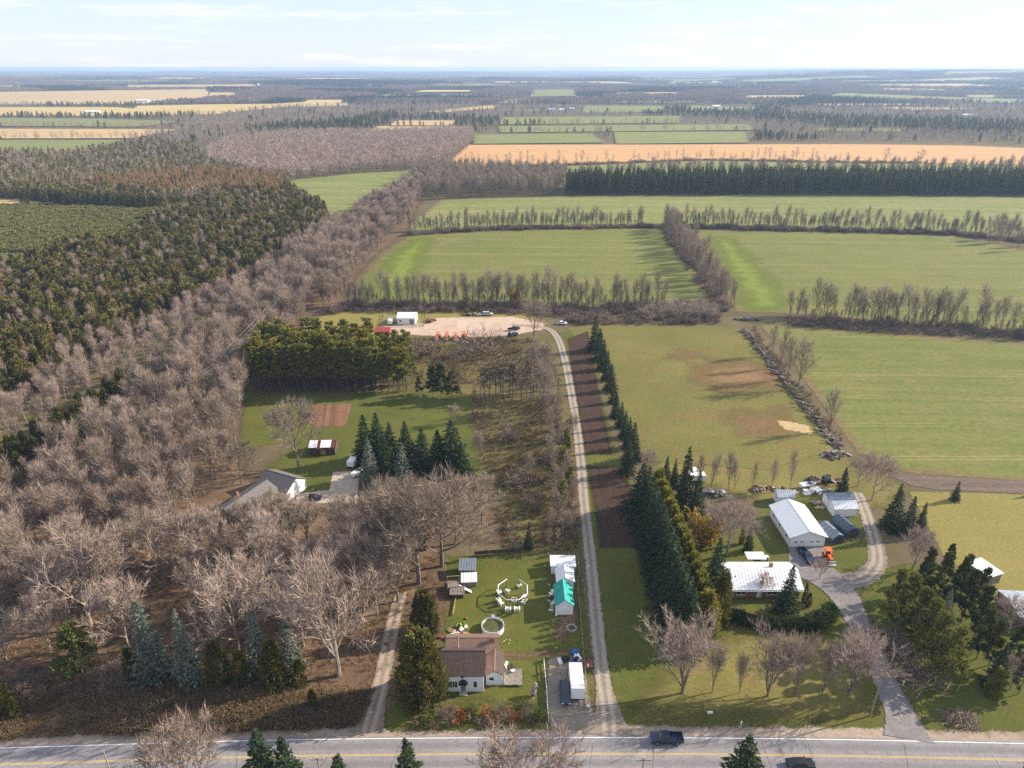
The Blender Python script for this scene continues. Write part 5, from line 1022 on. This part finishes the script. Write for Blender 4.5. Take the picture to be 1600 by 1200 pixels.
def tractor(label, px, heading, paint, s=1.0, group=None, canopy=True):
    p_ = P(*px); r_ = empty('tractor', (p_.x, p_.y, .12), heading); r_.scale = (s, s, s); tag(r_, label, 'tractor', group)
    bevel(MB().prism([(.1, .6), (1.75, .6), (1.8, 1.15), (1.6, 1.3), (.1, 1.38)], -.34, .34, 'y').build('hood', M[paint], r_), .05); MB().box(-1.0, .15, -.3, .3, .45, .95).build('chassis', M['black_paint'], r_)
    MB().prism([(-.75, .95), (-.2, .95), (-.2, 1.08), (-.62, 1.08), (-.72, 1.55), (-.85, 1.55)], -.25, .25, 'y').build('seat', M['black_paint'], r_)
    for q in (-1, 1):
        MB().prism([(-1.15, 1.05), (-.9, 1.38), (-.2, 1.38), (.05, 1.05)], q * .72 - .16, q * .72 + .16, 'y').build('fender', M[paint], r_)
        w_ = MB().cyl((-.55, q * .72 - .17, .68), .68, .34, 18, 'y').build('rear_wheel', M['rubber'], r_); MB().cyl((-.55, q * .72 - .19, .68), .36, .38, 12, 'y').build('rim', M[paint], w_)
        w_ = MB().cyl((1.4, q * .6 - .12, .42), .42, .24, 14, 'y').build('front_wheel', M['rubber'], r_); MB().cyl((1.4, q * .6 - .14, .42), .22, .28, 10, 'y').build('rim', M[paint], w_)
        MB().bar((-.95, q * .55, 1.0), (-.9, q * .52, 2.25), .04).build('roll_bar', M['black_paint'], r_)
        MB().bar((.35, q * .45, .75), (2.15, q * .45, .95), .06).build('loader_arm', M[paint], r_)
    bevel(MB().box(-1.25, .35, -.68, .68, 2.25, 2.36).build('canopy', M[paint], r_), .03)
    MB().prism([(2.1, .35), (2.75, .3), (2.75, .36), (2.2, .45), (2.25, 1.0), (2.1, 1.0)], -.75, .75, 'y').build('bucket', M['galvanised'], r_); MB().bar((1.2, .2, 1.3), (1.2, .2, 1.95), .04).build('exhaust', M['black_paint'], r_); return r_
PI = math.pi
car('pickup_truck', 'dark pickup truck driving on the far lane of the road', (1041, 1158), PI, 'navy_paint', 'pickup', 'truck', 5.7, 1.98)
car('car', 'black car driving on the near lane at lower right', (1250, 1198), .02, 'car_black', 'car', 'car')
car('pickup_truck', 'dark blue pickup parked beside the white box trailer', (883, 1088), -PI / 2, 'navy_paint', 'suv', 'truck', 5.2, 1.95)
car('pickup_truck', 'dark blue pickup parked before the white workshop', (1259, 872), -PI / 2 + .15, 'navy_paint', 'pickup', 'truck', 5.8, 2.0)
car('car', 'black car parked on concrete before the grey-roofed house', (490, 781), 0.05, 'car_black', 'car', 'car')
car('white_car', 'white car half hidden at the hedgerow by the drive head', (878, 507), -.1, 'white_plastic', 'car', 'car')
car('pickup_truck', 'dark truck parked at right end of gravel yard', (803, 516), .5, 'car_black', 'pickup', 'truck', 5.6, 2.0)
car('van', 'silver van parked behind the gravel yard', (762, 493), 0, 'silver_paint', 'suv', 'van', 5.2, 1.95)
for i, (x, y) in enumerate([(684, 529), (698, 529), (712, 530), (726, 528)]): tractor('orange tractor, %s from left of four on gravel yard' % ordn(i), (x, y), -PI / 2 + .2 * (i - 1), 'orange_paint', 1.15, 'orange machines on the gravel yard')
tractor('dark tractor at right end of the gravel yard', (800, 526), .6, 'blue_metal', 1.3)
tractor('orange tractor with canopy parked before the dark arched sheds', (1293, 874), -PI / 2, 'orange_paint', 1.1)
def box_trailer(label, px, heading, L, W_, H_, mat='white_plastic', cat='trailer', name='box_trailer', group=None):
    p_ = P(*px); r_ = empty(name, (p_.x, p_.y, .13), heading); tag(r_, label, cat, group); h = L / 2
    bevel(MB().box(-h, h, -W_ / 2, W_ / 2, .55, H_).build('body', M[mat], r_), .06); MB().box(-h - .01, h + .01, -W_ / 2 - .012, W_ / 2 + .012, H_ - .1, H_ - .02).build('top_rail', M['galvanised'], r_); MB().box(-h, h, -W_ / 2 + .1, W_ / 2 - .1, .4, .54).build('frame', M['black_paint'], r_)
    MB().box(-h - .03, -h - .002, -W_ / 2 + .12, W_ / 2 - .12, .62, H_ - .16).build('rear_door', M['white_trim'], r_); MB().bar((h, 0, .5), (h + 1.1, 0, .45), .05).build('hitch', M['black_paint'], r_)
    for s in (-1, 1):
        for x in (-.45, .45): MB().cyl((x, s * (W_ / 2 - .02) - .1, .36), .36, .2, 14, 'y').build('wheel', M['rubber'], r_)
    return r_
box_trailer('long white box trailer parked beside dark blue pickup', (900, 1075), PI / 2, 6.4, 2.5, 3.1)
box_trailer('white camper trailer before the spruce clump on rear lawn', (551, 728), 1.4, 3.4, 2.2, 2.2, name='camper_trailer')
box_trailer('small white trailer inside the fenced corner of gravel yard', (611, 506), 1.5, 4.5, 2.0, 2.3, name='small_trailer')
box_trailer('white camper among junk behind the gold cedars', (1088, 752), 0, 4.5, 2.2, 2.4, name='camper_trailer')
box_trailer('smaller white camper behind the one among junk', (1080, 744), .3, 3.4, 2.0, 2.1, name='camper_trailer')
def boat(label, px, heading, L=5.0):
    p_ = P(*px); r_ = empty('boat', (p_.x, p_.y, .13), heading); tag(r_, label, 'boat'); h = L / 2; n_ = 8; v, f_ = [], []
    for i in range(n_ + 1):
        u = i / n_; x = -h + L * u; wd = .95 * (1 - max(0, (u - .45) / .55) ** 2.2) + .02
        v += [(x, -wd, 1.2 + .2 * u), (x, -wd * .55, .6 + .25 * u * u), (x, wd * .55, .6 + .25 * u * u), (x, wd, 1.2 + .2 * u)]
    for i in range(n_):
        for j in range(3): f_.append((i * 4 + j, i * 4 + j + 1, i * 4 + j + 5, i * 4 + j + 4))
    f_.append((0, 3, 2, 1)); m_ = MB().add(v, f_).build('hull', M['white_plastic'], r_); m_.modifiers.new('thick', 'SOLIDIFY').thickness = .06
    MB().box(-h + .4, h * .4, -.7, .7, 1.12, 1.22).build('deck', M['tarp_white'], r_); frustum(h * .05, h * .4, .65, 1.2, h * .02, h * .25, .55, 1.7).build('windshield', M['window_glass'], r_)
    MB().box(-h, h * .7, -.3, .3, .35, .55).build('trailer_frame', M['galvanised'], r_)
    for s in (-1, 1): MB().cyl((-.5, s * .85 - .1, .3), .3, .2, 12, 'y').build('wheel', M['rubber'], r_)
boat('white boat on its trailer beside the white camper', (560, 742), 1.1); boat('white covered boat among the junk behind the workshop', (1262, 762), .2, 5)
# ------------------------------------------------------------------ yard things
def pole(label, px, ty, arm=True, r0=.15, h=None, rz=0):
    p_ = P(*px); h = h or HT(p_.y, ty); r_ = empty('utility_pole', (p_.x, p_.y, .03), rz); tag(r_, label, 'pole', 'utility poles')
    MB().tube([(0, 0, -.3), (0, 0, h)], [r0, r0 * .7], 8).build('shaft', M['pole_wood'], r_)
    if arm:
        MB().box(-1.1, 1.1, -.06, .06, h - .65, h - .5).build('crossarm', M['pole_wood'], r_)
        for x in (-1, 0, 1): MB().cyl((x, 0, h - .5 if x else h), .05, .18, 6).build('insulator', M['white_plastic'], r_)
    return p_, h
pole('plain grey pole standing in front of the huge olive cedar', (657, 1111), 1064, False)
pole('brown utility pole on the grass beside the asphalt drive', (1360, 1119), 1062, False)
a = pole('utility pole with crossarm and wires in the left woodland cut', (371, 600), 540); b2 = pole('utility pole standing inside the gravel yard fence', (617, 506), 478, False)
c2 = pole('utility pole top before the road at left', (182, 1235), 1174, False); pole('utility pole top before the road near the spruce pair', (507, 1255), 1183, True); pole('utility pole top before the road at centre right', (999, 1250), 1184, True); pole('utility pole top before the road at right frame corner', (1578, 1250), 1188, True)
q0, h0 = a; e_ = P(470, 470); s_ = P(330, 640)
WL = MB()
for dx in (-1, 1):
    for tgt in (e_, s_):
        pts = [Vector((q0.x + dx, q0.y, h0 - .35)).lerp(Vector((tgt.x + dx, tgt.y, h0 - 1)), k / 8) - Vector((0, 0, 1.2 * math.sin(math.pi * k / 8))) for k in range(9)]
        WL.tube(pts, [.03] * 9, 3)
tag(WL.build('power_line', M['galvanised']), 'power lines strung from the woodland pole with crossarm', 'wires')
def fence(label, pts, post_h, step, rails, mat, solid_=False, name='fence'):
    a_ = [P(*q) for q in pts]; r_ = empty(name, (a_[0].x, a_[0].y, .03)); tag(r_, label, 'fence'); o = a_[0]
    for i in range(len(a_) - 1):
        u, v = a_[i] - o, a_[i + 1] - o; L = (v - u).length; n_ = max(1, int(L / step)); d = (v - u) / L; nn = Vector((-d.y, d.x, 0))
        for k in range(n_ + (1 if i == len(a_) - 2 else 0)):
            c = u + (v - u) * k / n_; MB().box(c.x - .07, c.x + .07, c.y - .07, c.y + .07, -.2, post_h).build('post', M[mat], r_)
        for z in rails:
            w0 = nn * .04
            for k in range(n_):
                s, e = u.lerp(v, (k + .03) / n_), u.lerp(v, (k + .97) / n_); zz = [(s - w0), (e - w0), (e + w0), (s + w0)]
                hh_ = .07 if not solid_ else .16
                MB().add([(q.x, q.y, z - hh_) for q in zz] + [(q.x, q.y, z + hh_) for q in zz], [(3, 2, 1, 0), (4, 5, 6, 7), (0, 1, 5, 4), (1, 2, 6, 5), (2, 3, 7, 6), (3, 0, 4, 7)]).build('rail', M[mat], r_)
    return r_
fence('pale rail fence along the gravel drive beside the lawn', [(902, 905), (908, 980), (913, 1040), (920, 1108)], 1.3, 3.0, (.5, 1.0), 'grey_wood')
fence('white board fence between front lawn and trailer parking', [(850, 1037), (854, 1080), (857, 1128)], 1.1, 2.4, (.4, .8), 'white_trim')
fence('low brown board fence at the far end of the lawn', [(742, 868), (778, 865), (815, 863)], 1.6, 2.5, (.35, .68, 1.0), 'dark_wood', True)
fence('dark rail fence beside the lean-to by the gravel drive', [(857, 893), (857, 878), (903, 877), (906, 905)], 1.5, 2.5, (.7, 1.3), 'grey_wood')
fence('white post fence around the small shed in gravel yard', [(596, 511), (602, 491), (668, 489), (662, 511), (596, 511)], 1.6, 3.4, (.5, 1.1), 'grey_wood')
fence('wooden edge of the brown garden left of the lawn', [(708, 962), (716, 915), (730, 885)], .9, 2.5, (.4,), 'fresh_wood', True)
# round pool
c = P(770, 984); r_ = empty('round_pool', (c.x, c.y, .03)); tag(r_, 'round above-ground pool with green water and white wall', 'pool'); R_ = 2.35
for k in range(16):
    a0, a1 = k * 2 * PI / 16 + .012, (k + 1) * 2 * PI / 16 - .012; pr = [(R_ * math.cos(a0), R_ * math.sin(a0)), (R_ * math.cos(a1), R_ * math.sin(a1)), ((R_ - .08) * math.cos(a1), (R_ - .08) * math.sin(a1)), ((R_ - .08) * math.cos(a0), (R_ - .08) * math.sin(a0))]
    MB().prism(pr, -.05, 1.25, 'z').build('wall_panel', M['white_plastic'], r_)
    pr = [(q * 1.0, s * 1.0) for q, s in [((R_ + .1) * math.cos(a0), (R_ + .1) * math.sin(a0)), ((R_ + .1) * math.cos(a1), (R_ + .1) * math.sin(a1)), ((R_ - .14) * math.cos(a1), (R_ - .14) * math.sin(a1)), ((R_ - .14) * math.cos(a0), (R_ - .14) * math.sin(a0))]]
    MB().prism(pr, 1.252, 1.32, 'z').build('rim', M['galvanised'], r_)
MB().cyl((0, 0, .0), R_ - .09, .85, 32).build('water', M['pool_water'], r_)
ld = MB()
for s in (-.25, .25): ld.bar((s, R_ - .3, .3), (s, R_ - .1, 2.0), .05); ld.bar((s, R_ + .6, 0), (s, R_ + .05, 2.0), .05)
for k in range(5): ld.box(-.25, .25, R_ - .3 + k * .03, R_ - .12 + k * .03, .5 + k * .3, .56 + k * .3)
ld.build('ladder', M['tarp_white'], r_)
# fire pit swing set: an open octagon of posts and beams
c = P(801, 934); SW = empty('swing_frame', (c.x, c.y, .03)); tag(SW, 'open octagonal white beam frame around the fire pit on lawn', 'swing set'); R_ = 3.5
cor = [(R_ * math.cos(PI / 8 + k * PI / 4), R_ * 1.05 * math.sin(PI / 8 + k * PI / 4)) for k in range(8)]
for k in range(8):
    MB().box(cor[k][0] - .09, cor[k][0] + .09, cor[k][1] - .09, cor[k][1] + .09, -.1, 2.3).build('post', M['grey_wood'], SW)
    if k != 1: MB().bar((*cor[k], 2.36), (*cor[(k + 1) % 8], 2.36), .1).build('beam', M['white_trim'], SW)
def chair(label, px, rz, group, s=1.0):
    p_ = P(*px); r_ = empty('lawn_chair', (p_.x, p_.y, .03), rz); r_.scale = (s, s, s); tag(r_, label, 'chair', group)
    MB().prism([(-.35, .34), (.4, .46), (.4, .5), (-.35, .38)], -.32, .32, 'y').build('seat', M['white_plastic'], r_); MB().prism([(-.35, .36), (-.75, 1.15), (-.7, 1.18), (-.28, .36)], -.32, .32, 'y').build('backrest', M['white_plastic'], r_)
    for s_ in (-1, 1):
        MB().box(-.4, .42, s_ * .38 - .06, s_ * .38 + .06, .6, .64).build('armrest', M['white_plastic'], r_)
        for x in (-.35, .36): MB().box(x - .05, x + .05, s_ * .38 - .04, s_ * .38 + .04, -.03, .6).build('leg', M['white_plastic'], r_)
for i, (x, y, a_) in enumerate([(781, 928, .2), (780, 940, .4), (783, 945, .8), (793, 926, 1.2), (812, 918, 2), (819, 935, 2.6), (818, 943, 2.8)]): chair('white lawn chair, %s round the fire pit from left' % ordn(i), (x, y), a_, 'chairs round the fire pit', 1.1)
for i, (x, y) in enumerate([(794, 955), (808, 955)]): chair(('left' if i == 0 else 'right') + ' white lounge chair in front of the octagonal frame', (x, y), PI / 2, 'lounge chairs before the fire pit', 1.45)
def ring(name, label, px, r, n, mat, cat):
    c = P(*px); r_ = empty(name, (c.x, c.y, .03)); tag(r_, label, cat); R = random.Random(n)
    for k in range(n):
        a_ = k * 2 * PI / n; x, y = r * math.cos(a_), r * math.sin(a_); s = R.uniform(.16, .26)
        MB().add([(x - s, y - s, -.05), (x + s, y - s * .8, -.05), (x + s * .9, y + s, -.05), (x - s, y + s * .9, -.05), (x - s * .7, y - s * .6, s * 1.5), (x + s * .6, y - s * .7, s * 1.4), (x + s * .7, y + s * .6, s * 1.6), (x - s * .6, y + s * .7, s * 1.4)], [(3, 2, 1, 0), (4, 5, 6, 7), (0, 1, 5, 4), (1, 2, 6, 5), (2, 3, 7, 6), (3, 0, 4, 7)]).build('stone', M[mat], r_)
    MB().cyl((0, 0, -.02), r * .85, .06, 12).build('ash', M['dark_wood'], r_)
ring('fire_pit', 'stone fire pit at the middle of the octagonal frame', (803, 938), .65, 9, 'concrete', 'fire pit'); ring('stone_ring', 'small ring of stones on the lawn by the drive fence', (893, 982), .95, 11, 'concrete', 'fire pit')
# piles
def pile(name, label, px, W_, D, n, mats, cat, seed, hmax=1.0, sz=(.25, .9), flat=.5):
    c = P(*px); r_ = empty(name, (c.x, c.y, .03)); tag(r_, label, cat); R = random.Random(seed)
    for k in range(n):
        x, y = R.gauss(0, W_ * .28), R.gauss(0, D * .28); z = max(0, hmax * (1 - math.hypot(x / (W_ * .6), y / (D * .6)))) * R.uniform(.2, 1); a_, b_, c_ = R.uniform(*sz), R.uniform(*sz) * .7, R.uniform(*sz) * flat
        o = MB().box(-a_, a_, -b_, b_, -c_ * .5, c_ * .5).build('piece', M[R.choice(mats)], r_); o.location = (x, y, z + c_ * .4); o.rotation_euler = (R.gauss(0, .25), R.gauss(0, .25), R.uniform(0, 3.1))
    return r_
pile('junk_pile', 'heap of boards and junk behind the white farmhouse', (715, 995), 4.5, 6.5, 34, ['fresh_wood', 'white_plastic', 'grey_wood', 'tarp_white', 'junk_red'], 'junk pile', 1, .9, (.2, .8))
pile('tarp_pile', 'blue tarps and bins heaped behind the white trailer', (898, 1036), 4.6, 5.0, 26, ['tarp_blue', 'tarp_blue', 'junk_red', 'white_plastic', 'black_paint'], 'junk pile', 2, 1.3, (.3, .9), .8)
pile('junk_pile', 'junk along the left wall of teal shed', (862, 940), 1.6, 7.5, 22, ['grey_wood', 'white_plastic', 'concrete', 'dark_wood'], 'junk pile', 3, .6, (.2, .6))
pile('scrap_pile', 'scrap machinery and white sheets left behind the workshop', (1195, 766), 10, 3.0, 24, ['rust_metal', 'rust_metal', 'white_plastic', 'grey_wood', 'dark_wood'], 'scrap pile', 4, 1.0, (.2, .9), .5)
pile('scrap_pile', 'dark scrap heap left of the spruce by the sheds', (1283, 752), 8, 3.0, 18, ['dark_wood', 'rust_metal', 'black_paint', 'grey_wood'], 'scrap pile', 5, 1.0, (.3, 1.3), .5)
pile('scrap_pile', 'pallets and scrap right behind the workshop', (1272, 768), 9, 2.4, 18, ['grey_wood', 'concrete', 'dark_wood', 'white_plastic'], 'scrap pile', 6, .8, (.3, 1.2), .5)
pile('pallet_stack', 'pale wooden pallets between workshop and twin sheds', (1276, 790), 2.6, 3.5, 14, ['grey_wood', 'fresh_wood'], 'pallets', 7, .8, (.5, 1.0), .3)
pile('junk_pile', 'dark junk under the trees left of the boat', (1108, 772), 8, 3, 18, ['dark_wood', 'grey_wood', 'galvanised'], 'junk pile', 8, .8, (.3, 1.2))
pile('deck_furniture', 'table and clutter on the farmhouse deck', (797, 1048), 2.6, 2.4, 9, ['dark_wood', 'grey_wood', 'white_plastic'], 'furniture', 9, .9, (.2, .5), .6).location.z = .5
pile('scrap_pile', 'rusty machine parts right of the fenced yard shed', (672, 503), 3.5, 4.5, 14, ['rust_metal', 'dark_wood', 'junk_red'], 'scrap pile', 10, 1.3, (.4, 1.2), .8)
pile('log_pile', 'pile of stones and planks right of the red shed', (612, 530), 6, 3, 14, ['concrete', 'grey_wood'], 'rubble', 11, .7, (.3, 1.3), .4)
pile('scrap_pile', 'long dark scrap row behind gravel yard', (742, 493), 11, 2.2, 22, ['dark_wood', 'rust_metal', 'galvanised'], 'scrap pile', 12, .9, (.3, 1.2), .6)
pile('rubble_heap', 'brown brush heap in the dry clearing', (523, 520), 7, 4, 24, ['dark_wood', 'junk_red', 'fresh_wood'], 'brush heap', 13, 1.4, (.3, 1.2), .6)
pile('stepping_stones', 'scattered pale stones before the round pool', (781, 1003), 6, 1.6, 9, ['concrete', 'yellow_paint'], 'stones', 14, .1, (.12, .25), .5)
# playset and lumber left of the lawn
c = P(722, 925); r_ = empty('play_structure', (c.x, c.y, .03), .1); tag(r_, 'wooden play structure with slide left of the lawn', 'playset')
for x in (-3.2, -.6):
    for y in (0, 2.4): MB().box(x - .08, x + .08, y - .08, y + .08, -.1, 2.6).build('post', M['fresh_wood'], r_)
MB().box(-3.3, -.5, -.1, 2.5, 1.2, 1.3).build('platform', M['grey_wood'], r_)
for y in (0, 2.4): MB().bar((-3.4, y, 2.65), (-.4, y, 2.65), .09).build('beam', M['fresh_wood'], r_)
MB().add([(-.6, .3, 1.3), (-.6, 1.1, 1.3), (2.1, .1, .15), (2.1, -.7, .15), (-.6, .3, 1.22), (-.6, 1.1, 1.22), (2.1, .1, .07), (2.1, -.7, .07)], [(0, 3, 2, 1), (4, 5, 6, 7), (0, 1, 5, 4), (1, 2, 6, 5), (2, 3, 7, 6), (3, 0, 4, 7)]).build('slide', M['tarp_white'], r_)
shed('lean_to', 'weathered grey-roofed lean-to behind the play structure', (718, 902), (742, 902), 3.4, 2.0, .4, 'x', 'grey_wood', 'slate_metal', mono=True)
shed('coop', 'low coop with pale roof beside the play structure', (722, 918), (744, 917), 2.4, 1.5, .3, 'x', 'grey_wood', 'tarp_white', mono=True)
shed('coop', 'small dark coop at lower edge of the play structure', (704, 935), (724, 935), 2.0, 1.1, .3, 'x', 'dark_wood', 'grey_wood', mono=True)
c = P(722, 978); r_ = empty('ride_on_toy', (c.x, c.y, .03), .6); tag(r_, 'small green and yellow ride-on mower left of the pool', 'mower')
bevel(MB().prism([(-.7, .3), (.8, .3), (.8, .75), (.2, .85), (.1, .55), (-.7, .6)], -.4, .4, 'y').build('body', M['green_paint'], r_), .05); MB().prism([(-.5, .6), (0, .6), (-.35, .72), (-.55, 1.2)], -.28, .28, 'y').build('seat', M['yellow_paint'], r_)
for x in (-.5, .6):
    for s in (-1, 1): MB().cyl((x, s * .45 - .08, .25), .25, .16, 12, 'y').build('wheel', M['yellow_paint'], r_)
c = P(832, 1090); r_ = empty('tree_stump', (c.x, c.y, .03)); tag(r_, 'pale weathered leaning tree stump on the front lawn', 'stump')
MB().tube([(0, 0, -.2), (.1, .3, .8), (.35, .7, 1.8), (.7, 1.0, 2.5)], [.55, .62, .55, .3], 9).build('trunk', M['pole_wood'], r_); MB().tube([(.2, .5, 1.2), (.8, .5, 1.9), (1.0, .3, 2.4)], [.25, .18, .08], 6).build('limb', M['pole_wood'], r_)
# rubble windrow between the meadow and the wheat field: boulders and logs heaped in a line
wr = along([(1162, 516), (1190, 548), (1225, 598), (1260, 640), (1312, 703)], .55, 51, 1, .75); RB, LG = MB(), MB(); R = random.Random(3)
WR = empty('rubble_windrow', (wr[0][0], wr[0][1], .03)); tag(WR, 'long diagonal windrow of boulders, stumps and logs between fields', 'windrow'); RB.cur = 0
for k, (x, y) in enumerate(wr):
    x -= wr[0][0] * 1.0; y -= wr[0][1]; pass
ox, oy = wr[0]
for k, (x, y) in enumerate(wr):
    x -= ox; y -= oy; s = R.uniform(.22, .6); z = R.uniform(0, .9); q = [(x + sx * s * R.uniform(.6, 1.2), y + sy * s * R.uniform(.6, 1.2), max(-.1, z - .3) + (sz_ * s * R.uniform(.7, 1.3))) for sz_ in (0, 1) for sx, sy in ((-1, -1), (1, -1), (1, 1), (-1, 1))]
    RB.cur = R.choice((0, 0, 1, 2)); RB.add(q, [(3, 2, 1, 0), (4, 5, 6, 7), (0, 1, 5, 4), (1, 2, 6, 5), (2, 3, 7, 6), (3, 0, 4, 7)])
    if k % 2 == 0:
        d = Vector((R.gauss(.5, .5), R.gauss(-.8, .5), R.gauss(0, .2))).normalized() * R.uniform(1, 2.8); LG.cur = R.choice((0, 1)); z += .35; LG.tube([(x - d.x, y - d.y, z - d.z), (x + d.x, y + d.y, z + d.z)], [.2, .12], 6)
tag(RB.build('rubble', [M['stone_wall'], M['dark_wood'], M['bark']], WR), kind='stuff'); tag(LG.build('logs', [M['dark_wood'], M['pale_bark']], WR), kind='stuff')
under('windrow_brush', 'brown weeds on the right side of the rubble windrow', WEED, [(1172, 510), (1200, 546), (1238, 598), (1275, 645), (1322, 702)], .8, (.6, 1.6), 52, 1.2, 1.3)
pile('rubble_heap', 'heap of boulders and dark soil at the field corner', (1172, 500), 9, 3, 22, ['stone_wall', 'dark_wood'], 'rubble', 15, 1.4, (.4, 1.0), 1.0)
pile('rubble_heap', 'end heap of stumps and boards at the windrow foot', (1305, 712), 8, 4, 24, ['dark_wood', 'grey_wood', 'stone_wall'], 'rubble', 16, 1.3, (.4, 1.4), .6)
# brush pile beside the asphalt drive
c = P(1500, 1125); r_ = empty('brush_pile', (c.x, c.y, .03)); tag(r_, 'big pile of cut branches on the grass right of asphalt drive', 'brush pile'); R = random.Random(9); B1, B2 = MB(), MB()
for k in range(420):
    a_ = R.uniform(0, 6.28); q = R.random() ** .6; x, y = 3.2 * q * math.cos(a_), 2.3 * q * math.sin(a_); z = 1.7 * (1 - q) * R.random() + .1; d = Vector((R.gauss(0, 1), R.gauss(0, .7), R.gauss(.15, .35))).normalized() * R.uniform(.4, 1.3)
    (B1 if k % 3 else B2).tube([(x - d.x, y - d.y, max(0, z - d.z)), (x + d.x, y + d.y, max(.05, z + d.z))], [.05, .02], 3, False)
B1.build('branches', M['bark'], r_)['kind'] = 'stuff'; B2.build('pale_branches', M['fresh_wood'], r_)['kind'] = 'stuff'
plant(PSHRUB, P(1420, 1045), 1.6, 'low grey bush by the asphalt drive below the sunlit pines', None, 'low_bush', 'shrub', 2.2)
# kidney-shaped clipped hedge before the bungalow
hd = along([(1142, 962), (1160, 972), (1195, 980), (1235, 983), (1270, 980), (1292, 968), (1296, 955)], 1.15, 61, .3, .35); HE = empty('clipped_hedge', (hd[0][0], hd[0][1], .03)); tag(HE, 'long curved clipped evergreen hedge in front of the bungalow', 'hedge')
for x, y in hd:
    i = RG.randrange(2); o = bpy.data.objects.new('bush', HEDGEB.cr[i]); COL.objects.link(o); o.parent = HE; o.location = (x - hd[0][0], y - hd[0][1], 0); o.rotation_euler.z = RG.uniform(0, 6); o.scale = (1.25, 1.25, RG.uniform(.95, 1.1))
# small roadside and garden things
def mailbox(label, px, mat='white_plastic', h=1.2, name='mailbox', cat='mailbox', w_=.3):
    c = P(*px); r_ = empty(name, (c.x, c.y, .03)); tag(r_, label, cat); MB().box(-.05, .05, -.05, .05, -.1, h).build('post', M['grey_wood'], r_); bevel(MB().box(-w_, w_, -.14, .14, h + .002, h + .42).build('box', M[mat], r_), .04)
mailbox('white mailbox where the two gravel entrances meet', (919, 1112)); mailbox('pale post box on the dry lawn verge before the bungalow', (1108, 1122), w_=.5)
for px, lb in (((1157, 1136), 'thin white marker post on the verge before the bungalow row'), ((1410, 1072), 'small pale sign post right of the asphalt drive'), ((734, 1128), 'small white post among the border shrubs')):
    c = P(*px); r_ = empty('marker_post', (c.x, c.y, .03)); tag(r_, lb, 'post', 'marker posts'); MB().box(-.06, .06, -.05, .05, -.1, 1.5).build('post', M['white_plastic'], r_); MB().box(-.16, .16, -.075, -.055, 1.0, 1.5).build('plate', M['white_plastic'], r_)
for px, lb in (((1193, 874), 'white picnic table behind the bungalow'),):
    c = P(*px); r_ = empty('picnic_table', (c.x, c.y, .03), .1); tag(r_, lb, 'table'); MB().box(-1.1, 1.1, -.45, .45, .74, .82).build('table_top', M['white_plastic'], r_)
    for s in (-1, 1): MB().box(-1.1, 1.1, s * .8 - .15, s * .8 + .15, .42, .48).build('bench', M['grey_wood'], r_); MB().box(s * .8 - .05, s * .8 + .05, -.8, .8, -.03, .74).build('leg', M['grey_wood'], r_)
c = P(1178, 882); r_ = empty('patio_roof', (c.x, c.y, .03)); tag(r_, 'small white patio roof behind the bungalow', 'canopy')
MB().box(-2.2, 2.2, -1.4, 1.4, 2.5, 2.62).build('roof', M['white_metal_roof'], r_)
for x in (-2, 2):
    for y in (-1.2, 1.2): MB().box(x - .06, x + .06, y - .06, y + .06, -.1, 2.5).build('post', M['white_trim'], r_)
c = P(1300, 548); c = P(1061, 501); r_ = empty('satellite_tank', (c.x, c.y, .03)); tag(r_, 'round white tank in the brush at the meadow edge', 'tank'); r_.name = 'round_tank'
MB().tube([(0, 0, 0), (0, 0, 1.6), (0, 0, 2.0)], [1.1, 1.1, .5], 14).build('body', M['white_plastic'], r_); MB().cyl((0, 0, 1.95), .25, .15, 10).build('lid', M['galvanised'], r_)
c = P(302, 818); r_ = empty('trampoline', (c.x, c.y, .03)); tag(r_, 'round grey trampoline on leaves left of the grey-roofed house', 'trampoline')
MB().cyl((0, 0, .85), 2.0, .05, 24).build('mat', M['slate_metal'], r_); MB().tube([(2.15 * math.cos(k * PI / 12), 2.15 * math.sin(k * PI / 12), .88) for k in range(25)], [.1] * 25, 5).build('ring', M['galvanised'], r_)
for k in range(6): MB().bar((2.1 * math.cos(k * PI / 3), 2.1 * math.sin(k * PI / 3), -.05), (2.1 * math.cos(k * PI / 3), 2.1 * math.sin(k * PI / 3), .85), .05).build('leg', M['galvanised'], r_)
# ------------------------------------------------------------------ the hazy air
t = NT('haze_air'); pv_ = t.n('ShaderNodeVolumePrincipled'); pv_.inputs['Color'].default_value = (.48, .67, 1.0, 1); pv_.inputs['Density'].default_value = 9.5e-5; pv_.inputs['Anisotropy'].default_value = .2
t.l(pv_.outputs[0], t.out.inputs['Volume'])
HZ = MB().box(-32000, 32000, -600, 19500, -3, 114).build('haze', t.m); tag(HZ, kind='stuff')
